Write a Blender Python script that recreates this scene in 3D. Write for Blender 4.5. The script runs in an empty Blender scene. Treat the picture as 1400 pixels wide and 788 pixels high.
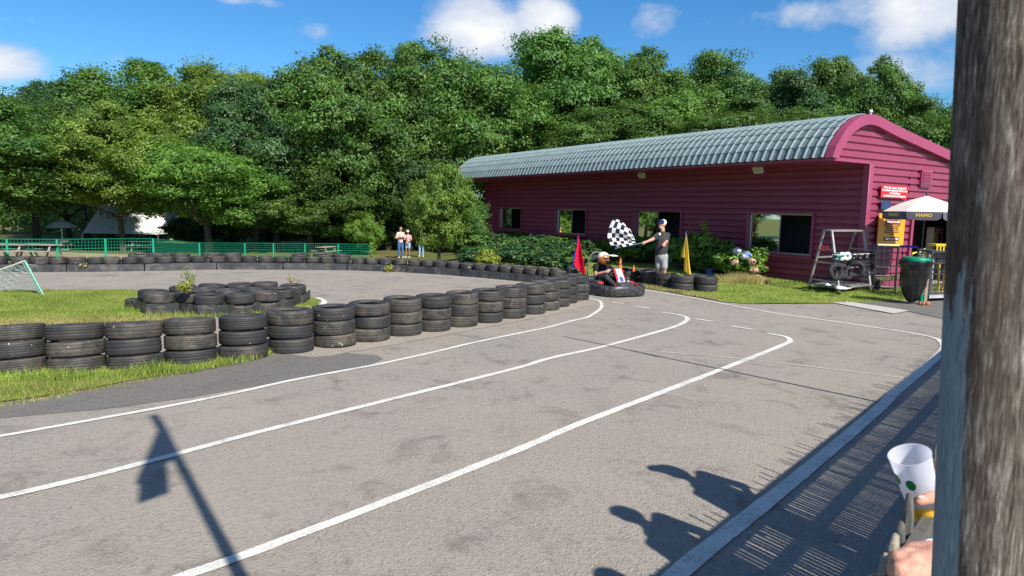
import bpy, bmesh, math, random
import numpy as np
from mathutils import Vector, Matrix, Euler
PI = math.pi
rnd = random.Random(7)
SC = bpy.context.scene
COL = SC.collection
# ------------------------------------------------------------------ camera geometry (measured from the photograph)
FPX = 920.0
PITCH = math.atan(107.75 / FPX); ROLL = math.atan(.024)
CF = Vector((0, math.cos(PITCH), -math.sin(PITCH)))
_R0 = Vector((1, 0, 0)); _U0 = Vector((0, math.sin(PITCH), math.cos(PITCH)))
CR = math.cos(ROLL) * _R0 + math.sin(ROLL) * _U0
CU = -math.sin(ROLL) * _R0 + math.cos(ROLL) * _U0
CAM = Vector((0, 0, 2.1))
def ray(x, y): return CF + CR * ((x - 700) / FPX) - CU * ((y - 394) / FPX)
def G(x, y, z=0.0):                       # photo direction -> point at height z
    d = ray(x, y); return CAM + d * ((z - CAM.z) / d.z)
def at(x, y, depth): return CAM + ray(x, y) * depth
def on_plane(x, y, o, n):
    d = ray(x, y); return CAM + d * ((o - CAM).dot(n) / d.dot(n))
def px_of(p):
    d = Vector(p) - CAM; w_ = d.dot(CF); return 700 + FPX * d.dot(CR) / w_
def depth_of(p): return (Vector(p) - CAM).dot(CF)
SUN_AZ = Vector((-.56, .83, 0)).normalized()     # the way the light travels over the ground
SUN_EL = math.radians(42.5)
SUN_DIR = Vector((SUN_AZ.x * math.cos(SUN_EL), SUN_AZ.y * math.cos(SUN_EL), -math.sin(SUN_EL)))

# ------------------------------------------------------------------ helpers
def tag(o, label=None, cat=None, group=None, kind=None):
    if label: o['label'] = label
    if cat: o['category'] = cat
    if group: o['group'] = group
    if kind: o['kind'] = kind
    return o
def empty(name, loc=(0, 0, 0), rz=0, label=None, cat=None, group=None):
    o = bpy.data.objects.new(name, None); o.empty_display_size = .2
    o.location = loc; o.rotation_euler = (0, 0, rz); COL.objects.link(o)
    return tag(o, label, cat, group)
class MB:
    def __init__(s): s.v = []; s.f = []; s.m = []
    def add(s, vs, fs, m=0, mtx=None):
        n = len(s.v)
        s.v += [tuple(mtx @ Vector(p)) if mtx else tuple(p) for p in vs]
        s.f += [tuple(i + n for i in f) for f in fs]; s.m += [m] * len(fs); return s
    def box(s, c, d, m=0, rot=None):
        x, y, z = d[0] / 2, d[1] / 2, d[2] / 2
        vs = [Vector(p) for p in ((-x,-y,-z),(x,-y,-z),(x,y,-z),(-x,y,-z),(-x,-y,z),(x,-y,z),(x,y,z),(-x,y,z))]
        if rot: vs = [rot @ p for p in vs]
        return s.add([p + Vector(c) for p in vs], [(0,3,2,1),(4,5,6,7),(0,1,5,4),(1,2,6,5),(2,3,7,6),(3,0,4,7)], m)
    def hexa(s, p, m=0):                  # 8 points, bottom ring then top ring
        return s.add(p, [(0,3,2,1),(4,5,6,7),(0,1,5,4),(1,2,6,5),(2,3,7,6),(3,0,4,7)], m)
    def bar(s, a, b, w, h=None, m=0):     # square bar between two points
        a = Vector(a); b = Vector(b); h = h or w; d = (b - a)
        q = d.to_track_quat('Y', 'Z').to_matrix()
        return s.box((a + b) / 2, (w, d.length, h), m, q)
    def tube(s, pts, r, n=8, m=0, cap=True, closed=False):
        pts = [Vector(p) for p in pts]; k = len(pts)
        rs = r if hasattr(r, '__len__') else [r] * k
        up = None; rings = []
        for i, p in enumerate(pts):
            if closed: t = pts[(i + 1) % k] - pts[i - 1]
            else: t = pts[min(i + 1, k - 1)] - pts[max(i - 1, 0)]
            t = t.normalized() if t.length > 1e-9 else Vector((0, 0, 1))
            if up is None: up = Vector((0, 0, 1)) if abs(t.z) < .9 else Vector((1, 0, 0))
            x = t.cross(up)
            if x.length < 1e-6: x = t.cross(Vector((1, 0, 0)))
            x.normalize(); up = x.cross(t).normalized()
            rings.append([p + (x * math.cos(2 * PI * j / n) + up * math.sin(2 * PI * j / n)) * rs[i] for j in range(n)])
        vs = [q for ring in rings for q in ring]; fs = []
        for i in range(k if closed else k - 1):
            a = i * n; b = ((i + 1) % k) * n
            for j in range(n): fs.append((a + j, a + (j + 1) % n, b + (j + 1) % n, b + j))
        if cap and not closed:
            fs.append(tuple(range(n - 1, -1, -1))); fs.append(tuple((k - 1) * n + j for j in range(n)))
        return s.add(vs, fs, m)
    def lathe(s, prof, n=24, m=0, mtx=None, closed=False):
        vs = []; fs = []; k = len(prof)
        for r, z in prof:
            for j in range(n):
                a = 2 * PI * j / n; vs.append((r * math.cos(a), r * math.sin(a), z))
        for i in range(k if closed else k - 1):
            b = (i + 1) % k
            for j in range(n): fs.append((i * n + j, i * n + (j + 1) % n, b * n + (j + 1) % n, b * n + j))
        if not closed:
            if prof[0][0] > 1e-5: fs.append(tuple(range(n - 1, -1, -1)))
            if prof[-1][0] > 1e-5: fs.append(tuple((k - 1) * n + j for j in range(n)))
        return s.add(vs, fs, m, mtx)
    def ball(s, c, r, m=0, n=12, k=8, rot=None):
        rr = r if hasattr(r, '__len__') else (r, r, r); vs = []; fs = []
        for i in range(k + 1):
            t = PI * i / k
            for j in range(n):
                a = 2 * PI * j / n
                p = Vector((rr[0] * math.sin(t) * math.cos(a), rr[1] * math.sin(t) * math.sin(a), -rr[2] * math.cos(t)))
                if rot: p = rot @ p
                vs.append(p + Vector(c))
        for i in range(k):
            for j in range(n): fs.append((i * n + j, i * n + (j + 1) % n, (i + 1) * n + (j + 1) % n, (i + 1) * n + j))
        return s.add(vs, fs, m)
    def sheet(s, fn, nu, nv, m=0):
        n0 = [fn(i / nu, j / nv) for i in range(nu + 1) for j in range(nv + 1)]
        return s.add(n0, [(i * (nv + 1) + j, (i + 1) * (nv + 1) + j, (i + 1) * (nv + 1) + j + 1, i * (nv + 1) + j + 1) for i in range(nu) for j in range(nv)], m)
    def build(s, name, mats, parent=None, smooth=False, bevel=0, ang=38, weld=False, solid=0, segs=1):
        me = bpy.data.meshes.new(name)
        me.from_pydata([tuple(p) for p in s.v], [], s.f)
        if not isinstance(mats, (list, tuple)): mats = [mats]
        for x in mats: me.materials.append(x)
        me.polygons.foreach_set('material_index', s.m)
        if bevel or weld or solid:
            bm = bmesh.new(); bm.from_mesh(me)
            if weld: bmesh.ops.remove_doubles(bm, verts=bm.verts, dist=1e-5)
            if solid:
                bm.normal_update(); bmesh.ops.solidify(bm, geom=bm.faces[:], thickness=solid)
            if bevel:
                bm.normal_update()
                ed = [e for e in bm.edges if len(e.link_faces) == 2 and e.calc_face_angle(0) > .5]
                bmesh.ops.bevel(bm, geom=ed, offset=bevel, segments=segs, affect='EDGES', clamp_overlap=True)
            bm.to_mesh(me); bm.free()
        if smooth or bevel:
            me.polygons.foreach_set('use_smooth', [True] * len(me.polygons))
            me.set_sharp_from_angle(angle=math.radians(ang))
        me.update()
        o = bpy.data.objects.new(name, me); COL.objects.link(o)
        if parent: o.parent = parent
        return o
def copy_tree(o, parent=None):
    c = o.copy(); COL.objects.link(c); c.parent = parent
    if 'label' in c and parent is None: del c['label']
    for ch in list(o.children): copy_tree(ch, c)
    return c
ORD = ['', 'first', 'second', 'third', 'fourth', 'fifth', 'sixth', 'seventh', 'eighth', 'ninth', 'tenth', 'eleventh', 'twelfth', 'thirteenth', 'fourteenth', 'fifteenth', 'sixteenth', 'seventeenth', 'eighteenth', 'nineteenth']
def ordn(i):
    if i < 20: return ORD[i]
    tens = ['', '', 'twent', 'thirt', 'fort', 'fift', 'sixt', 'sevent', 'eight']
    return tens[i // 10] + 'ieth' if i % 10 == 0 else tens[i // 10] + 'y-' + ORD[i % 10]
# ------------------------------------------------------------------ materials
def newmat(name):
    m = bpy.data.materials.new(name); m.use_nodes = True
    nt = m.node_tree; nt.nodes.clear()
    out = nt.nodes.new('ShaderNodeOutputMaterial')
    return m, nt, out
def N(nt, typ, **kw):
    n = nt.nodes.new('ShaderNode' + typ)
    for k, v in kw.items():
        if k in n.inputs: n.inputs[k].default_value = v
        else: setattr(n, k, v)
    return n
def lk(nt, a, b): nt.links.new(a, b)
def c4(c): return (c[0], c[1], c[2], 1)
def ramp(nt, stops, fac):
    r = nt.nodes.new('ShaderNodeValToRGB'); e = r.color_ramp.elements
    while len(e) < len(stops): e.new(.5)
    for x, (p, c) in zip(e, stops):
        x.position = p; x.color = c4(c) if hasattr(c, '__len__') else (c, c, c, 1)
    lk(nt, fac, r.inputs[0]); return r.outputs[0]
def noise(nt, vec, scale, detail=4, rough=.6, dist=0):
    n = N(nt, 'TexNoise'); n.inputs['Scale'].default_value = scale; n.inputs['Detail'].default_value = detail
    n.inputs['Roughness'].default_value = rough; n.inputs['Distortion'].default_value = dist
    lk(nt, vec, n.inputs['Vector']); return n.outputs[0]
def mixc(nt, fac, a, b, typ='MIX'):
    n = nt.nodes.new('ShaderNodeMix'); n.data_type = 'RGBA'; n.blend_type = typ
    for s, v in ((n.inputs[0], fac), (n.inputs[6], a), (n.inputs[7], b)):
        if hasattr(v, 'is_linked') or hasattr(v, 'links'): lk(nt, v, s)
        elif hasattr(v, '__len__'): s.default_value = c4(v)
        else: s.default_value = v
    return n.outputs[2]
def math_(nt, op, a, b=0, c=0):
    n = nt.nodes.new('ShaderNodeMath'); n.operation = op
    for s, v in zip(n.inputs, (a, b, c)):
        if hasattr(v, 'links'): lk(nt, v, s)
        else: s.default_value = v
    return n.outputs[0]
def coord(nt, kind='Object'): return N(nt, 'TexCoord').outputs[kind]
def worldpos(nt): return N(nt, 'NewGeometry').outputs['Position']
def mat(name, col, rough=.6, metal=0, var=.18, scale=6, bump=0, bscale=40, spec=.5, col2=None, dirt=None, coat=0):
    """plain procedural surface: base colour broken up by noise, optional second colour and dirt, bump"""
    m, nt, out = newmat(name)
    b = N(nt, 'BsdfPrincipled'); b.inputs['Roughness'].default_value = rough; b.inputs['Metallic'].default_value = metal
    b.inputs['Specular IOR Level'].default_value = spec; b.inputs['Coat Weight'].default_value = coat
    v = coord(nt); f = noise(nt, v, scale, 5, .65)
    lo = [x * (1 - var) for x in col]; hi = [min(1, x * (1 + var)) for x in (col2 or col)]
    c = ramp(nt, [(.3, lo), (.7, hi)], f)
    if dirt:
        d = noise(nt, v, scale * 2.7, 6, .7, .4)
        c = mixc(nt, math_(nt, 'MULTIPLY', ramp(nt, [(.48, 0.), (.68, 1.)], d), dirt[1]), c, dirt[0])
    lk(nt, c, b.inputs['Base Color'])
    rr = ramp(nt, [(.3, max(0, rough - .1)), (.7, min(1, rough + .1))], f); lk(nt, rr, b.inputs['Roughness'])
    if bump:
        bn = N(nt, 'Bump'); bn.inputs['Strength'].default_value = bump; bn.inputs['Distance'].default_value = .01
        lk(nt, noise(nt, v, bscale, 4, .6), bn.inputs['Height']); lk(nt, bn.outputs[0], b.inputs['Normal'])
    lk(nt, b.outputs[0], out.inputs[0]); return m
def mat_leaf(name, dark, light, trans=.27, rough=.45, tcol=None):
    m, nt, out = newmat(name)
    a = N(nt, 'Attribute', attribute_name='tint'); oi = N(nt, 'ObjectInfo')
    c = ramp(nt, [(0, dark), (.55, [(p + q) / 2 for p, q in zip(dark, light)]), (1, light)], a.outputs['Fac'])
    hs = N(nt, 'HueSaturation'); lk(nt, c, hs.inputs['Color'])
    lk(nt, math_(nt, 'MULTIPLY_ADD', oi.outputs['Random'], .018, .491), hs.inputs['Hue'])
    lk(nt, math_(nt, 'MULTIPLY_ADD', oi.outputs['Random'], .35, .82), hs.inputs['Value'])
    b = N(nt, 'BsdfPrincipled'); b.inputs['Roughness'].default_value = rough; b.inputs['Specular IOR Level'].default_value = .35
    lk(nt, hs.outputs[0], b.inputs['Base Color'])
    t = N(nt, 'BsdfTranslucent'); lk(nt, mixc(nt, .6, hs.outputs[0], tcol or (light[0] * 1.4, light[1] * 1.5, light[2] * .6)), t.inputs['Color'])
    mx = N(nt, 'MixShader'); mx.inputs[0].default_value = trans
    lk(nt, b.outputs[0], mx.inputs[1]); lk(nt, t.outputs[0], mx.inputs[2]); lk(nt, mx.outputs[0], out.inputs[0]); return m
def mat_asphalt(name, lo, hi, stain=.35, paint=None):
    m, nt, out = newmat(name); p = worldpos(nt)
    b = N(nt, 'BsdfPrincipled'); b.inputs['Specular IOR Level'].default_value = .3
    fine = noise(nt, p, 120, 3, .8); vor = N(nt, 'TexVoronoi'); vor.inputs['Scale'].default_value = 62; lk(nt, p, vor.inputs['Vector'])
    mid = noise(nt, p, 17, 6, .75); big = noise(nt, p, .55, 4, .6, .3); patch = noise(nt, p, 1.7, 5, .7, .6)
    c = ramp(nt, [(.36, [x * .8 for x in lo]), (.5, [(x + y) / 2 for x, y in zip(lo, hi)]), (.64, [x * 1.1 for x in hi])], fine)
    c = mixc(nt, .55, c, ramp(nt, [(.0, [x * .62 for x in lo]), (.3, hi), (1., [min(1, x * 1.25) for x in hi])], vor.outputs['Color']), 'MIX')
    c = mixc(nt, ramp(nt, [(.35, 0.), (.75, .3)], mid), c, [x * .55 for x in lo])
    c = mixc(nt, math_(nt, 'MULTIPLY', ramp(nt, [(.53, 0.), (.68, 1.)], patch), stain), c, [x * .38 for x in lo])
    c = mixc(nt, ramp(nt, [(.38, 0.), (.65, .35)], big), c, [min(1, hi[0] * 1.12), hi[1] * 1.06, hi[2]])
    # thin pale tyre-worn streaks and dried dust
    sp = noise(nt, p, 5.5, 8, .85); c = mixc(nt, ramp(nt, [(.66, 0.), (.72, .55)], sp), c, [min(1, x * 1.5) for x in hi])
    if paint:                              # worn paint: the aggregate shows through
        w = noise(nt, p, 70, 5, .85); w2 = noise(nt, p, 3, 5, .7)
        k = math_(nt, 'ADD', w, math_(nt, 'MULTIPLY', w2, .5))
        c = mixc(nt, ramp(nt, [(.57, 0.), (.74, .95)], k), c, ramp(nt, [(.3, [x * .8 for x in paint]), (.7, paint)], mid))
    lk(nt, c, b.inputs['Base Color']); lk(nt, ramp(nt, [(.3, .75), (.7, .95)], fine), b.inputs['Roughness'])
    bn = N(nt, 'Bump'); bn.inputs['Strength'].default_value = .55; bn.inputs['Distance'].default_value = .012
    lk(nt, math_(nt, 'ADD', vor.outputs['Distance'], math_(nt, 'MULTIPLY', fine, .5)), bn.inputs['Height']); lk(nt, bn.outputs[0], b.inputs['Normal'])
    lk(nt, b.outputs[0], out.inputs[0]); return m
def mat_ground(name, cols, scale=1.2, fade=False):
    m, nt, out = newmat(name); p = worldpos(nt)
    b = N(nt, 'BsdfPrincipled'); b.inputs['Roughness'].default_value = .95; b.inputs['Specular IOR Level'].default_value = .1
    f = math_(nt, 'ADD', math_(nt, 'MULTIPLY', noise(nt, p, scale, 6, .7, .3), .7), math_(nt, 'MULTIPLY', noise(nt, p, scale * 14, 5, .8), .3))
    k = len(cols); c = ramp(nt, [(.3 + .4 * i / (k - 1), x) for i, x in enumerate(cols)], f)
    lk(nt, c, b.inputs['Base Color'])
    bn = N(nt, 'Bump'); bn.inputs['Strength'].default_value = .8; bn.inputs['Distance'].default_value = .05
    lk(nt, noise(nt, p, scale * 30, 4, .8), bn.inputs['Height']); lk(nt, bn.outputs[0], b.inputs['Normal'])
    lk(nt, b.outputs[0], out.inputs[0])
    return m
def mat_rubber(name, tread=0):
    m, nt, out = newmat(name); v = coord(nt); oi = N(nt, 'ObjectInfo')
    b = N(nt, 'BsdfPrincipled'); b.inputs['Roughness'].default_value = .62; b.inputs['Specular IOR Level'].default_value = .4
    off = N(nt, 'VectorMath', operation='ADD'); lk(nt, v, off.inputs[0])
    cx = N(nt, 'CombineXYZ'); lk(nt, math_(nt, 'MULTIPLY', oi.outputs['Random'], 37), cx.inputs[0]); lk(nt, cx.outputs[0], off.inputs[1])
    n1 = noise(nt, off.outputs[0], 5, 6, .7, .5); n2 = noise(nt, off.outputs[0], 45, 3, .7)
    base = mixc(nt, n2, (.016, .018, .021), (.036, .037, .04))
    dust = math_(nt, 'MULTIPLY', ramp(nt, [(.4, .05), (.68, 1.)], n1), math_(nt, 'MULTIPLY_ADD', oi.outputs['Random'], .75, .08))
    c = mixc(nt, dust, base, (.15, .125, .095))
    wn = noise(nt, off.outputs[0], 13, 2, .5); c = mixc(nt, ramp(nt, [(.735, 0.), (.75, .85)], wn), c, (.5, .5, .48))
    lk(nt, c, b.inputs['Base Color'])
    bn = N(nt, 'Bump'); bn.inputs['Strength'].default_value = .5; bn.inputs['Distance'].default_value = .006
    h = n2
    if tread:
        sx = N(nt, 'SeparateXYZ'); lk(nt, v, sx.inputs[0])
        an = math_(nt, 'ARCTAN2', sx.outputs[1], sx.outputs[0])
        h = math_(nt, 'GREATER_THAN', math_(nt, 'SINE', math_(nt, 'ADD', math_(nt, 'MULTIPLY', an, tread), math_(nt, 'MULTIPLY', sx.outputs[2], 30))), .3)
        bn.inputs['Strength'].default_value = .9
    lk(nt, h, bn.inputs['Height']); lk(nt, bn.outputs[0], b.inputs['Normal'])
    lk(nt, b.outputs[0], out.inputs[0]); return m
def mat_glass(name):
    m, nt, out = newmat(name)
    g = N(nt, 'BsdfGlossy'); g.inputs['Roughness'].default_value = .02; g.inputs['Color'].default_value = (.85, .9, .88, 1)
    d = N(nt, 'BsdfTransparent'); d.inputs['Color'].default_value = (.75, .8, .78, 1)
    fr = N(nt, 'Fresnel'); fr.inputs['IOR'].default_value = 1.9
    bn = N(nt, 'Bump'); bn.inputs['Strength'].default_value = .08; lk(nt, noise(nt, coord(nt), 3, 2, .5), bn.inputs['Height'])
    lk(nt, bn.outputs[0], g.inputs['Normal'])
    mx = N(nt, 'MixShader'); lk(nt, math_(nt, 'ADD', fr.outputs[0], .22), mx.inputs[0])
    lk(nt, d.outputs[0], mx.inputs[1]); lk(nt, g.outputs[0], mx.inputs[2]); lk(nt, mx.outputs[0], out.inputs[0]); return m
def mat_wood(name, lo, hi, along=(6, 6, .6), rough=.8, bump=.6):
    m, nt, out = newmat(name); b = N(nt, 'BsdfPrincipled'); b.inputs['Roughness'].default_value = rough; b.inputs['Specular IOR Level'].default_value = .25
    mp = N(nt, 'Mapping'); mp.inputs['Scale'].default_value = along; lk(nt, coord(nt), mp.inputs['Vector'])
    f = noise(nt, mp.outputs[0], 5, 8, .75, .3); g = noise(nt, mp.outputs[0], 19, 5, .7)
    c = ramp(nt, [(.3, lo), (.5, [(p + q) / 2 for p, q in zip(lo, hi)]), (.7, hi)], math_(nt, 'ADD', math_(nt, 'MULTIPLY', f, .6), math_(nt, 'MULTIPLY', g, .4)))
    lk(nt, c, b.inputs['Base Color'])
    bn = N(nt, 'Bump'); bn.inputs['Strength'].default_value = bump; bn.inputs['Distance'].default_value = .004
    lk(nt, g, bn.inputs['Height']); lk(nt, bn.outputs[0], b.inputs['Normal']); lk(nt, b.outputs[0], out.inputs[0]); return m
M = {}
M['asphalt'] = mat_asphalt('asphalt', (.15, .134, .116), (.325, .292, .255), .5)
M['patch'] = mat_asphalt('asphalt_patch', (.085, .08, .074), (.175, .165, .152), .2)
M['paint'] = mat_asphalt('worn_white_paint', (.17, .162, .155), (.29, .28, .268), .1, (.76, .74, .68))
M['concrete'] = mat_asphalt('concrete', (.34, .33, .3), (.5, .48, .44), .1)
M['soil'] = mat_ground('soil_grass', [(.16, .13, .075), (.12, .13, .04), (.085, .13, .025)], .35)
M['lawn'] = mat_ground('lawn', [(.33, .27, .12), (.25, .27, .07), (.17, .23, .045), (.12, .19, .03)], .5)
M['dry'] = mat_ground('dry_grass', [(.4, .31, .16), (.28, .24, .1), (.16, .18, .05)], 1.2)
M['sand'] = mat_ground('sandy_ground', [(.2, .15, .09), (.36, .28, .18), (.42, .34, .23)], .5)
M['rubber'] = mat_rubber('tyre_rubber'); M['rubber_block'] = mat_rubber('tyre_rubber_block', 58)
M['belt'] = mat('conveyor_belt_rubber', (.028, .03, .034), .5, var=.4, scale=1.6, bump=.3, dirt=((.17, .15, .125), .55))
M['pink'] = mat('pink_cladding', (.255, .042, .09), .42, var=.08, scale=.9, dirt=((.3, .06, .13), .25))
M['pink_trim'] = mat('pink_trim', (.3, .05, .115), .4, var=.06, scale=1)
M['roof'] = mat('roof_tile_metal', (.135, .19, .2), .58, var=.2, scale=2.5, bump=.2, bscale=25, dirt=((.2, .26, .26), .4))
M['glass'] = mat_glass('window_glass')
M['dark'] = mat('unlit_interior', (.012, .011, .012), .8)
M['frame'] = mat('window_frame_metal', (.3, .05, .11), .4)
M['alu'] = mat('aluminium', (.55, .55, .54), .35, .85, var=.1)
M['white_plastic'] = mat('white_plastic', (.75, .75, .72), .4, var=.06)
M['bark'] = mat_wood('bark', (.035, .028, .022), (.11, .095, .078), (3, 3, .8), .95, 1.)
M['leaf_oak'] = mat_leaf('oak_leaves', (.022, .066, .014), (.148, .275, .05))
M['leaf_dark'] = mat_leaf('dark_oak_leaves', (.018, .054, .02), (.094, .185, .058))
M['leaf_mid'] = mat_leaf('green_leaves', (.03, .085, .014), (.185, .325, .05))
M['leaf_yellow'] = mat_leaf('yellow_green_leaves', (.045, .105, .014), (.255, .38, .06))
M['leaf_light'] = mat_leaf('light_green_leaves', (.055, .13, .018), (.22, .36, .055))
M['leaf_lime'] = mat_leaf('lime_leaves', (.12, .17, .02), (.38, .4, .06))
M['blade'] = mat_leaf('grass_blades', (.12, .19, .03), (.36, .43, .09), .3, .6)
M['blade_dry'] = mat_leaf('dry_blades', (.25, .2, .08), (.5, .42, .2), .3, .7)
# ------------------------------------------------------------------ camera, sun, sky
cd = bpy.data.cameras.new('camera'); cam = bpy.data.objects.new('camera', cd); COL.objects.link(cam)
cd.sensor_width = 36; cd.lens = FPX / 1400 * 36; cd.clip_start = .05; cd.clip_end = 2000
mt = Matrix((CR, CU, -CF)).transposed().to_4x4(); mt.translation = CAM; cam.matrix_world = mt
cd.dof.use_dof = True; cd.dof.focus_distance = 13; cd.dof.aperture_fstop = 13
SC.camera = cam
sl = bpy.data.lights.new('sun', 'SUN'); sl.energy = 5.0; sl.angle = math.radians(.53); sl.color = (1, .94, .84)
so = bpy.data.objects.new('sun', sl); COL.objects.link(so); so.rotation_euler = SUN_DIR.to_track_quat('-Z', 'Y').to_euler()
w = bpy.data.worlds.new('World'); SC.world = w; w.use_nodes = True; nt = w.node_tree; nt.nodes.clear()
sky = N(nt, 'TexSky'); sky.sky_type = 'NISHITA'; sky.sun_disc = False; sky.sun_elevation = SUN_EL
sky.sun_rotation = math.atan2(-SUN_AZ.x, -SUN_AZ.y); sky.air_density = 1.0; sky.dust_density = .25; sky.ozone_density = 2.2
hs = N(nt, 'HueSaturation'); hs.inputs['Saturation'].default_value = 1.15; hs.inputs['Value'].default_value = 1.75; lk(nt, mixc(nt, 1., sky.outputs[0], (.7, .94, 1.14), 'MULTIPLY'), hs.inputs['Color'])
dirv = N(nt, 'TexCoord').outputs['Generated']
nz = N(nt, 'TexNoise'); nz.inputs['Scale'].default_value = 7; nz.inputs['Detail'].default_value = 9; nz.inputs['Roughness'].default_value = .58; nz.inputs['Distortion'].default_value = .15
mp = N(nt, 'Mapping'); mp.inputs['Scale'].default_value = (1, 1, 1.7); lk(nt, dirv, mp.inputs[0]); lk(nt, mp.outputs[0], nz.inputs['Vector'])
total = None
# cloud banks by direction, the 'v' ones unseen and added to whiten the shade fill: (photo x, y, half width, half height in degrees, strength)
for cx, cy, hw, hh, st in [(640, 38, 5.6, 2.6, 1.35), (745, 28, 3.2, 2.2, 1.25), (560, 58, 3.5, 1.4, .8), (8, 88, 2.8, 1.5, 1.2), (432, 42, 3.0, 1.5, .72), (892, 28, 2.6, 1.7, .72), (1000, 70, 2.2, 1.0, .55),
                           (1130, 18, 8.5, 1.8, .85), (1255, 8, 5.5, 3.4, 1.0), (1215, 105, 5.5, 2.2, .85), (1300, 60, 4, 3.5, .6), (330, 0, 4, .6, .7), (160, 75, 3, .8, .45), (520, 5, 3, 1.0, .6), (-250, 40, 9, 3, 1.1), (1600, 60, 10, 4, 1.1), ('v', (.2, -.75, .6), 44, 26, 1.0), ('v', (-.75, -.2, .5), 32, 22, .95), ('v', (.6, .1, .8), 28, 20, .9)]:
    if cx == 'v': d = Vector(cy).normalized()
    else: d = ray(cx, cy).normalized()
    az = Vector((d.y, -d.x, 0)).normalized(); el = az.cross(d)
    def dotn(v):
        n = N(nt, 'VectorMath', operation='DOT_PRODUCT'); lk(nt, dirv, n.inputs[0]); n.inputs[1].default_value = v; return n.outputs['Value']
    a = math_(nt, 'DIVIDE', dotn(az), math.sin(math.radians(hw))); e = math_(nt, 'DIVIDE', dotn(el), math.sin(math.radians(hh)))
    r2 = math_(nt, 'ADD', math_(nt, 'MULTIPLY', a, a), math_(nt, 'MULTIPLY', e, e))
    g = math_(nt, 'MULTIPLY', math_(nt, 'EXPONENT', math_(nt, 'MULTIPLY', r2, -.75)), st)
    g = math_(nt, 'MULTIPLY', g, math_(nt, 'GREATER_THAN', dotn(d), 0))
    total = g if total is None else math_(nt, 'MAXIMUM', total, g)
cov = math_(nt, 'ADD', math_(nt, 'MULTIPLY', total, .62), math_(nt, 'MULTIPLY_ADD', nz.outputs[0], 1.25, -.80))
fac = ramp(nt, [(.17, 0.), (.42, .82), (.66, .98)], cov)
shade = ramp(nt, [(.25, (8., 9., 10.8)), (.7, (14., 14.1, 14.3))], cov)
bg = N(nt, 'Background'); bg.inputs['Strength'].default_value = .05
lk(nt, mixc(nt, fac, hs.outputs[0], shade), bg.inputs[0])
wo = nt.nodes.new('ShaderNodeOutputWorld'); lk(nt, bg.outputs[0], wo.inputs[0])
SC.view_settings.view_transform = 'Standard'; SC.view_settings.look = 'None'; SC.view_settings.gamma = 1; SC.view_settings.exposure = .55
SC.render.engine = 'CYCLES'; SC.cycles.use_denoising = True; SC.cycles.max_bounces = 6; SC.cycles.transparent_max_bounces = 12
SC.cycles.use_adaptive_sampling = True; SC.cycles.adaptive_threshold = .02
try: SC.cycles.denoiser = 'OPENIMAGEDENOISE'
except Exception: pass

# ------------------------------------------------------------------ terrain
def sstep(a, b, x):
    t = max(0, min(1, (x - a) / (b - a))); return t * t * (3 - 2 * t)
def terrain(x, y): return -.6 * sstep(22.6, 32, y + .12 * x) * sstep(-.5, -5, x)
xs = [-400, -200, -120] + [x * 1.5 for x in range(-53, 40)] + [90, 150, 260, 400]
ys = [-300, -120, -50] + [y * 1.5 for y in range(-10, 60)] + [110, 160, 260, 500]
b = MB(); b.v = [(x, y, terrain(x, y) - .03) for x in xs for y in ys]
ny = len(ys); b.f = [(i * ny + j, (i + 1) * ny + j, (i + 1) * ny + j + 1, i * ny + j + 1) for i in range(len(xs) - 1) for j in range(ny - 1)]; b.m = [0] * len(b.f)
o = b.build('ground', M['soil'], smooth=True); tag(o, kind='structure')
def flat(name, poly, z, m, sub=0, kind='structure'):
    me = bpy.data.meshes.new(name); bm = bmesh.new()
    f = bm.faces.new([bm.verts.new((p[0], p[1], z)) for p in poly]); bm.normal_update()
    if f.normal.z < 0: f.normal_flip()
    bmesh.ops.triangulate(bm, faces=[f], ngon_method='EAR_CLIP'); bm.to_mesh(me); bm.free()
    me.materials.append(m); o = bpy.data.objects.new(name, me); COL.objects.link(o); return tag(o, kind=kind)
def wobble(poly, amp, step, seed, closed=True):
    r = random.Random(seed); out = []; n = len(poly)
    for i in range(n if closed else n - 1):
        a = Vector(poly[i][:2]); c = Vector(poly[(i + 1) % n][:2]); k = max(1, int((c - a).length / step))
        for j in range(k):
            q = a.lerp(c, j / k); out.append((q.x + r.uniform(-amp, amp), q.y + r.uniform(-amp, amp)))
    if not closed: out.append(tuple(poly[-1][:2]))
    return out
FAR = [G(x, y) for x, y in [(-60, 374), (0, 372.6), (70, 372.4), (140, 372), (210, 370.8), (280, 369), (350, 369), (420, 369.3), (480, 370), (545, 372.2), (600, 375.6), (650, 379.5), (700, 384), (745, 388.3), (788, 392)]]
GRASS_R = [G(x, y) for x, y in [(862, 392), (880, 394), (940, 404.5), (985, 413), (1026, 416), (1128, 415.5), (1246, 412.5)]]
FDIR = Vector((.657, .754, 0)).normalized(); F0 = Vector((.863, 1.36, 0))
asph = [(-34, 17)] + [(p.x, p.y) for p in FAR] + [(p.x, p.y) for p in GRASS_R] + [(15, 19.8), (22, 23), (34, 27), (30, 20), (14, 4), (8, -12), (-34, -12)]
flat('track', asph, 0, M['asphalt'])
tag(flat('asphalt_patch', wobble([G(x, y)[:2] for x, y in [(-800, 700), (-400, 640), (-40, 590), (0, 572), (130, 561), (260, 544), (400, 520), (500, 501), (524, 491), (515, 486), (470, 483), (380, 482), (250, 505), (-40, 560), (-400, 615), (-800, 672)]], .01, .3, 3), .004, M['patch']), kind='structure')
GF = [(-420, 470), (-40, 452), (0, 448), (120, 444), (200, 441), (260, 437), (340, 430), (424, 422), (437, 416), (440, 412), (432, 408.5), (415, 405), (385, 402), (320, 400), (220, 398.3), (120, 398), (0, 399), (-60, 400), (-420, 408)]
infield = wobble([G(x, y)[:2] for x, y in GF], .05, .35, 5)
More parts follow.
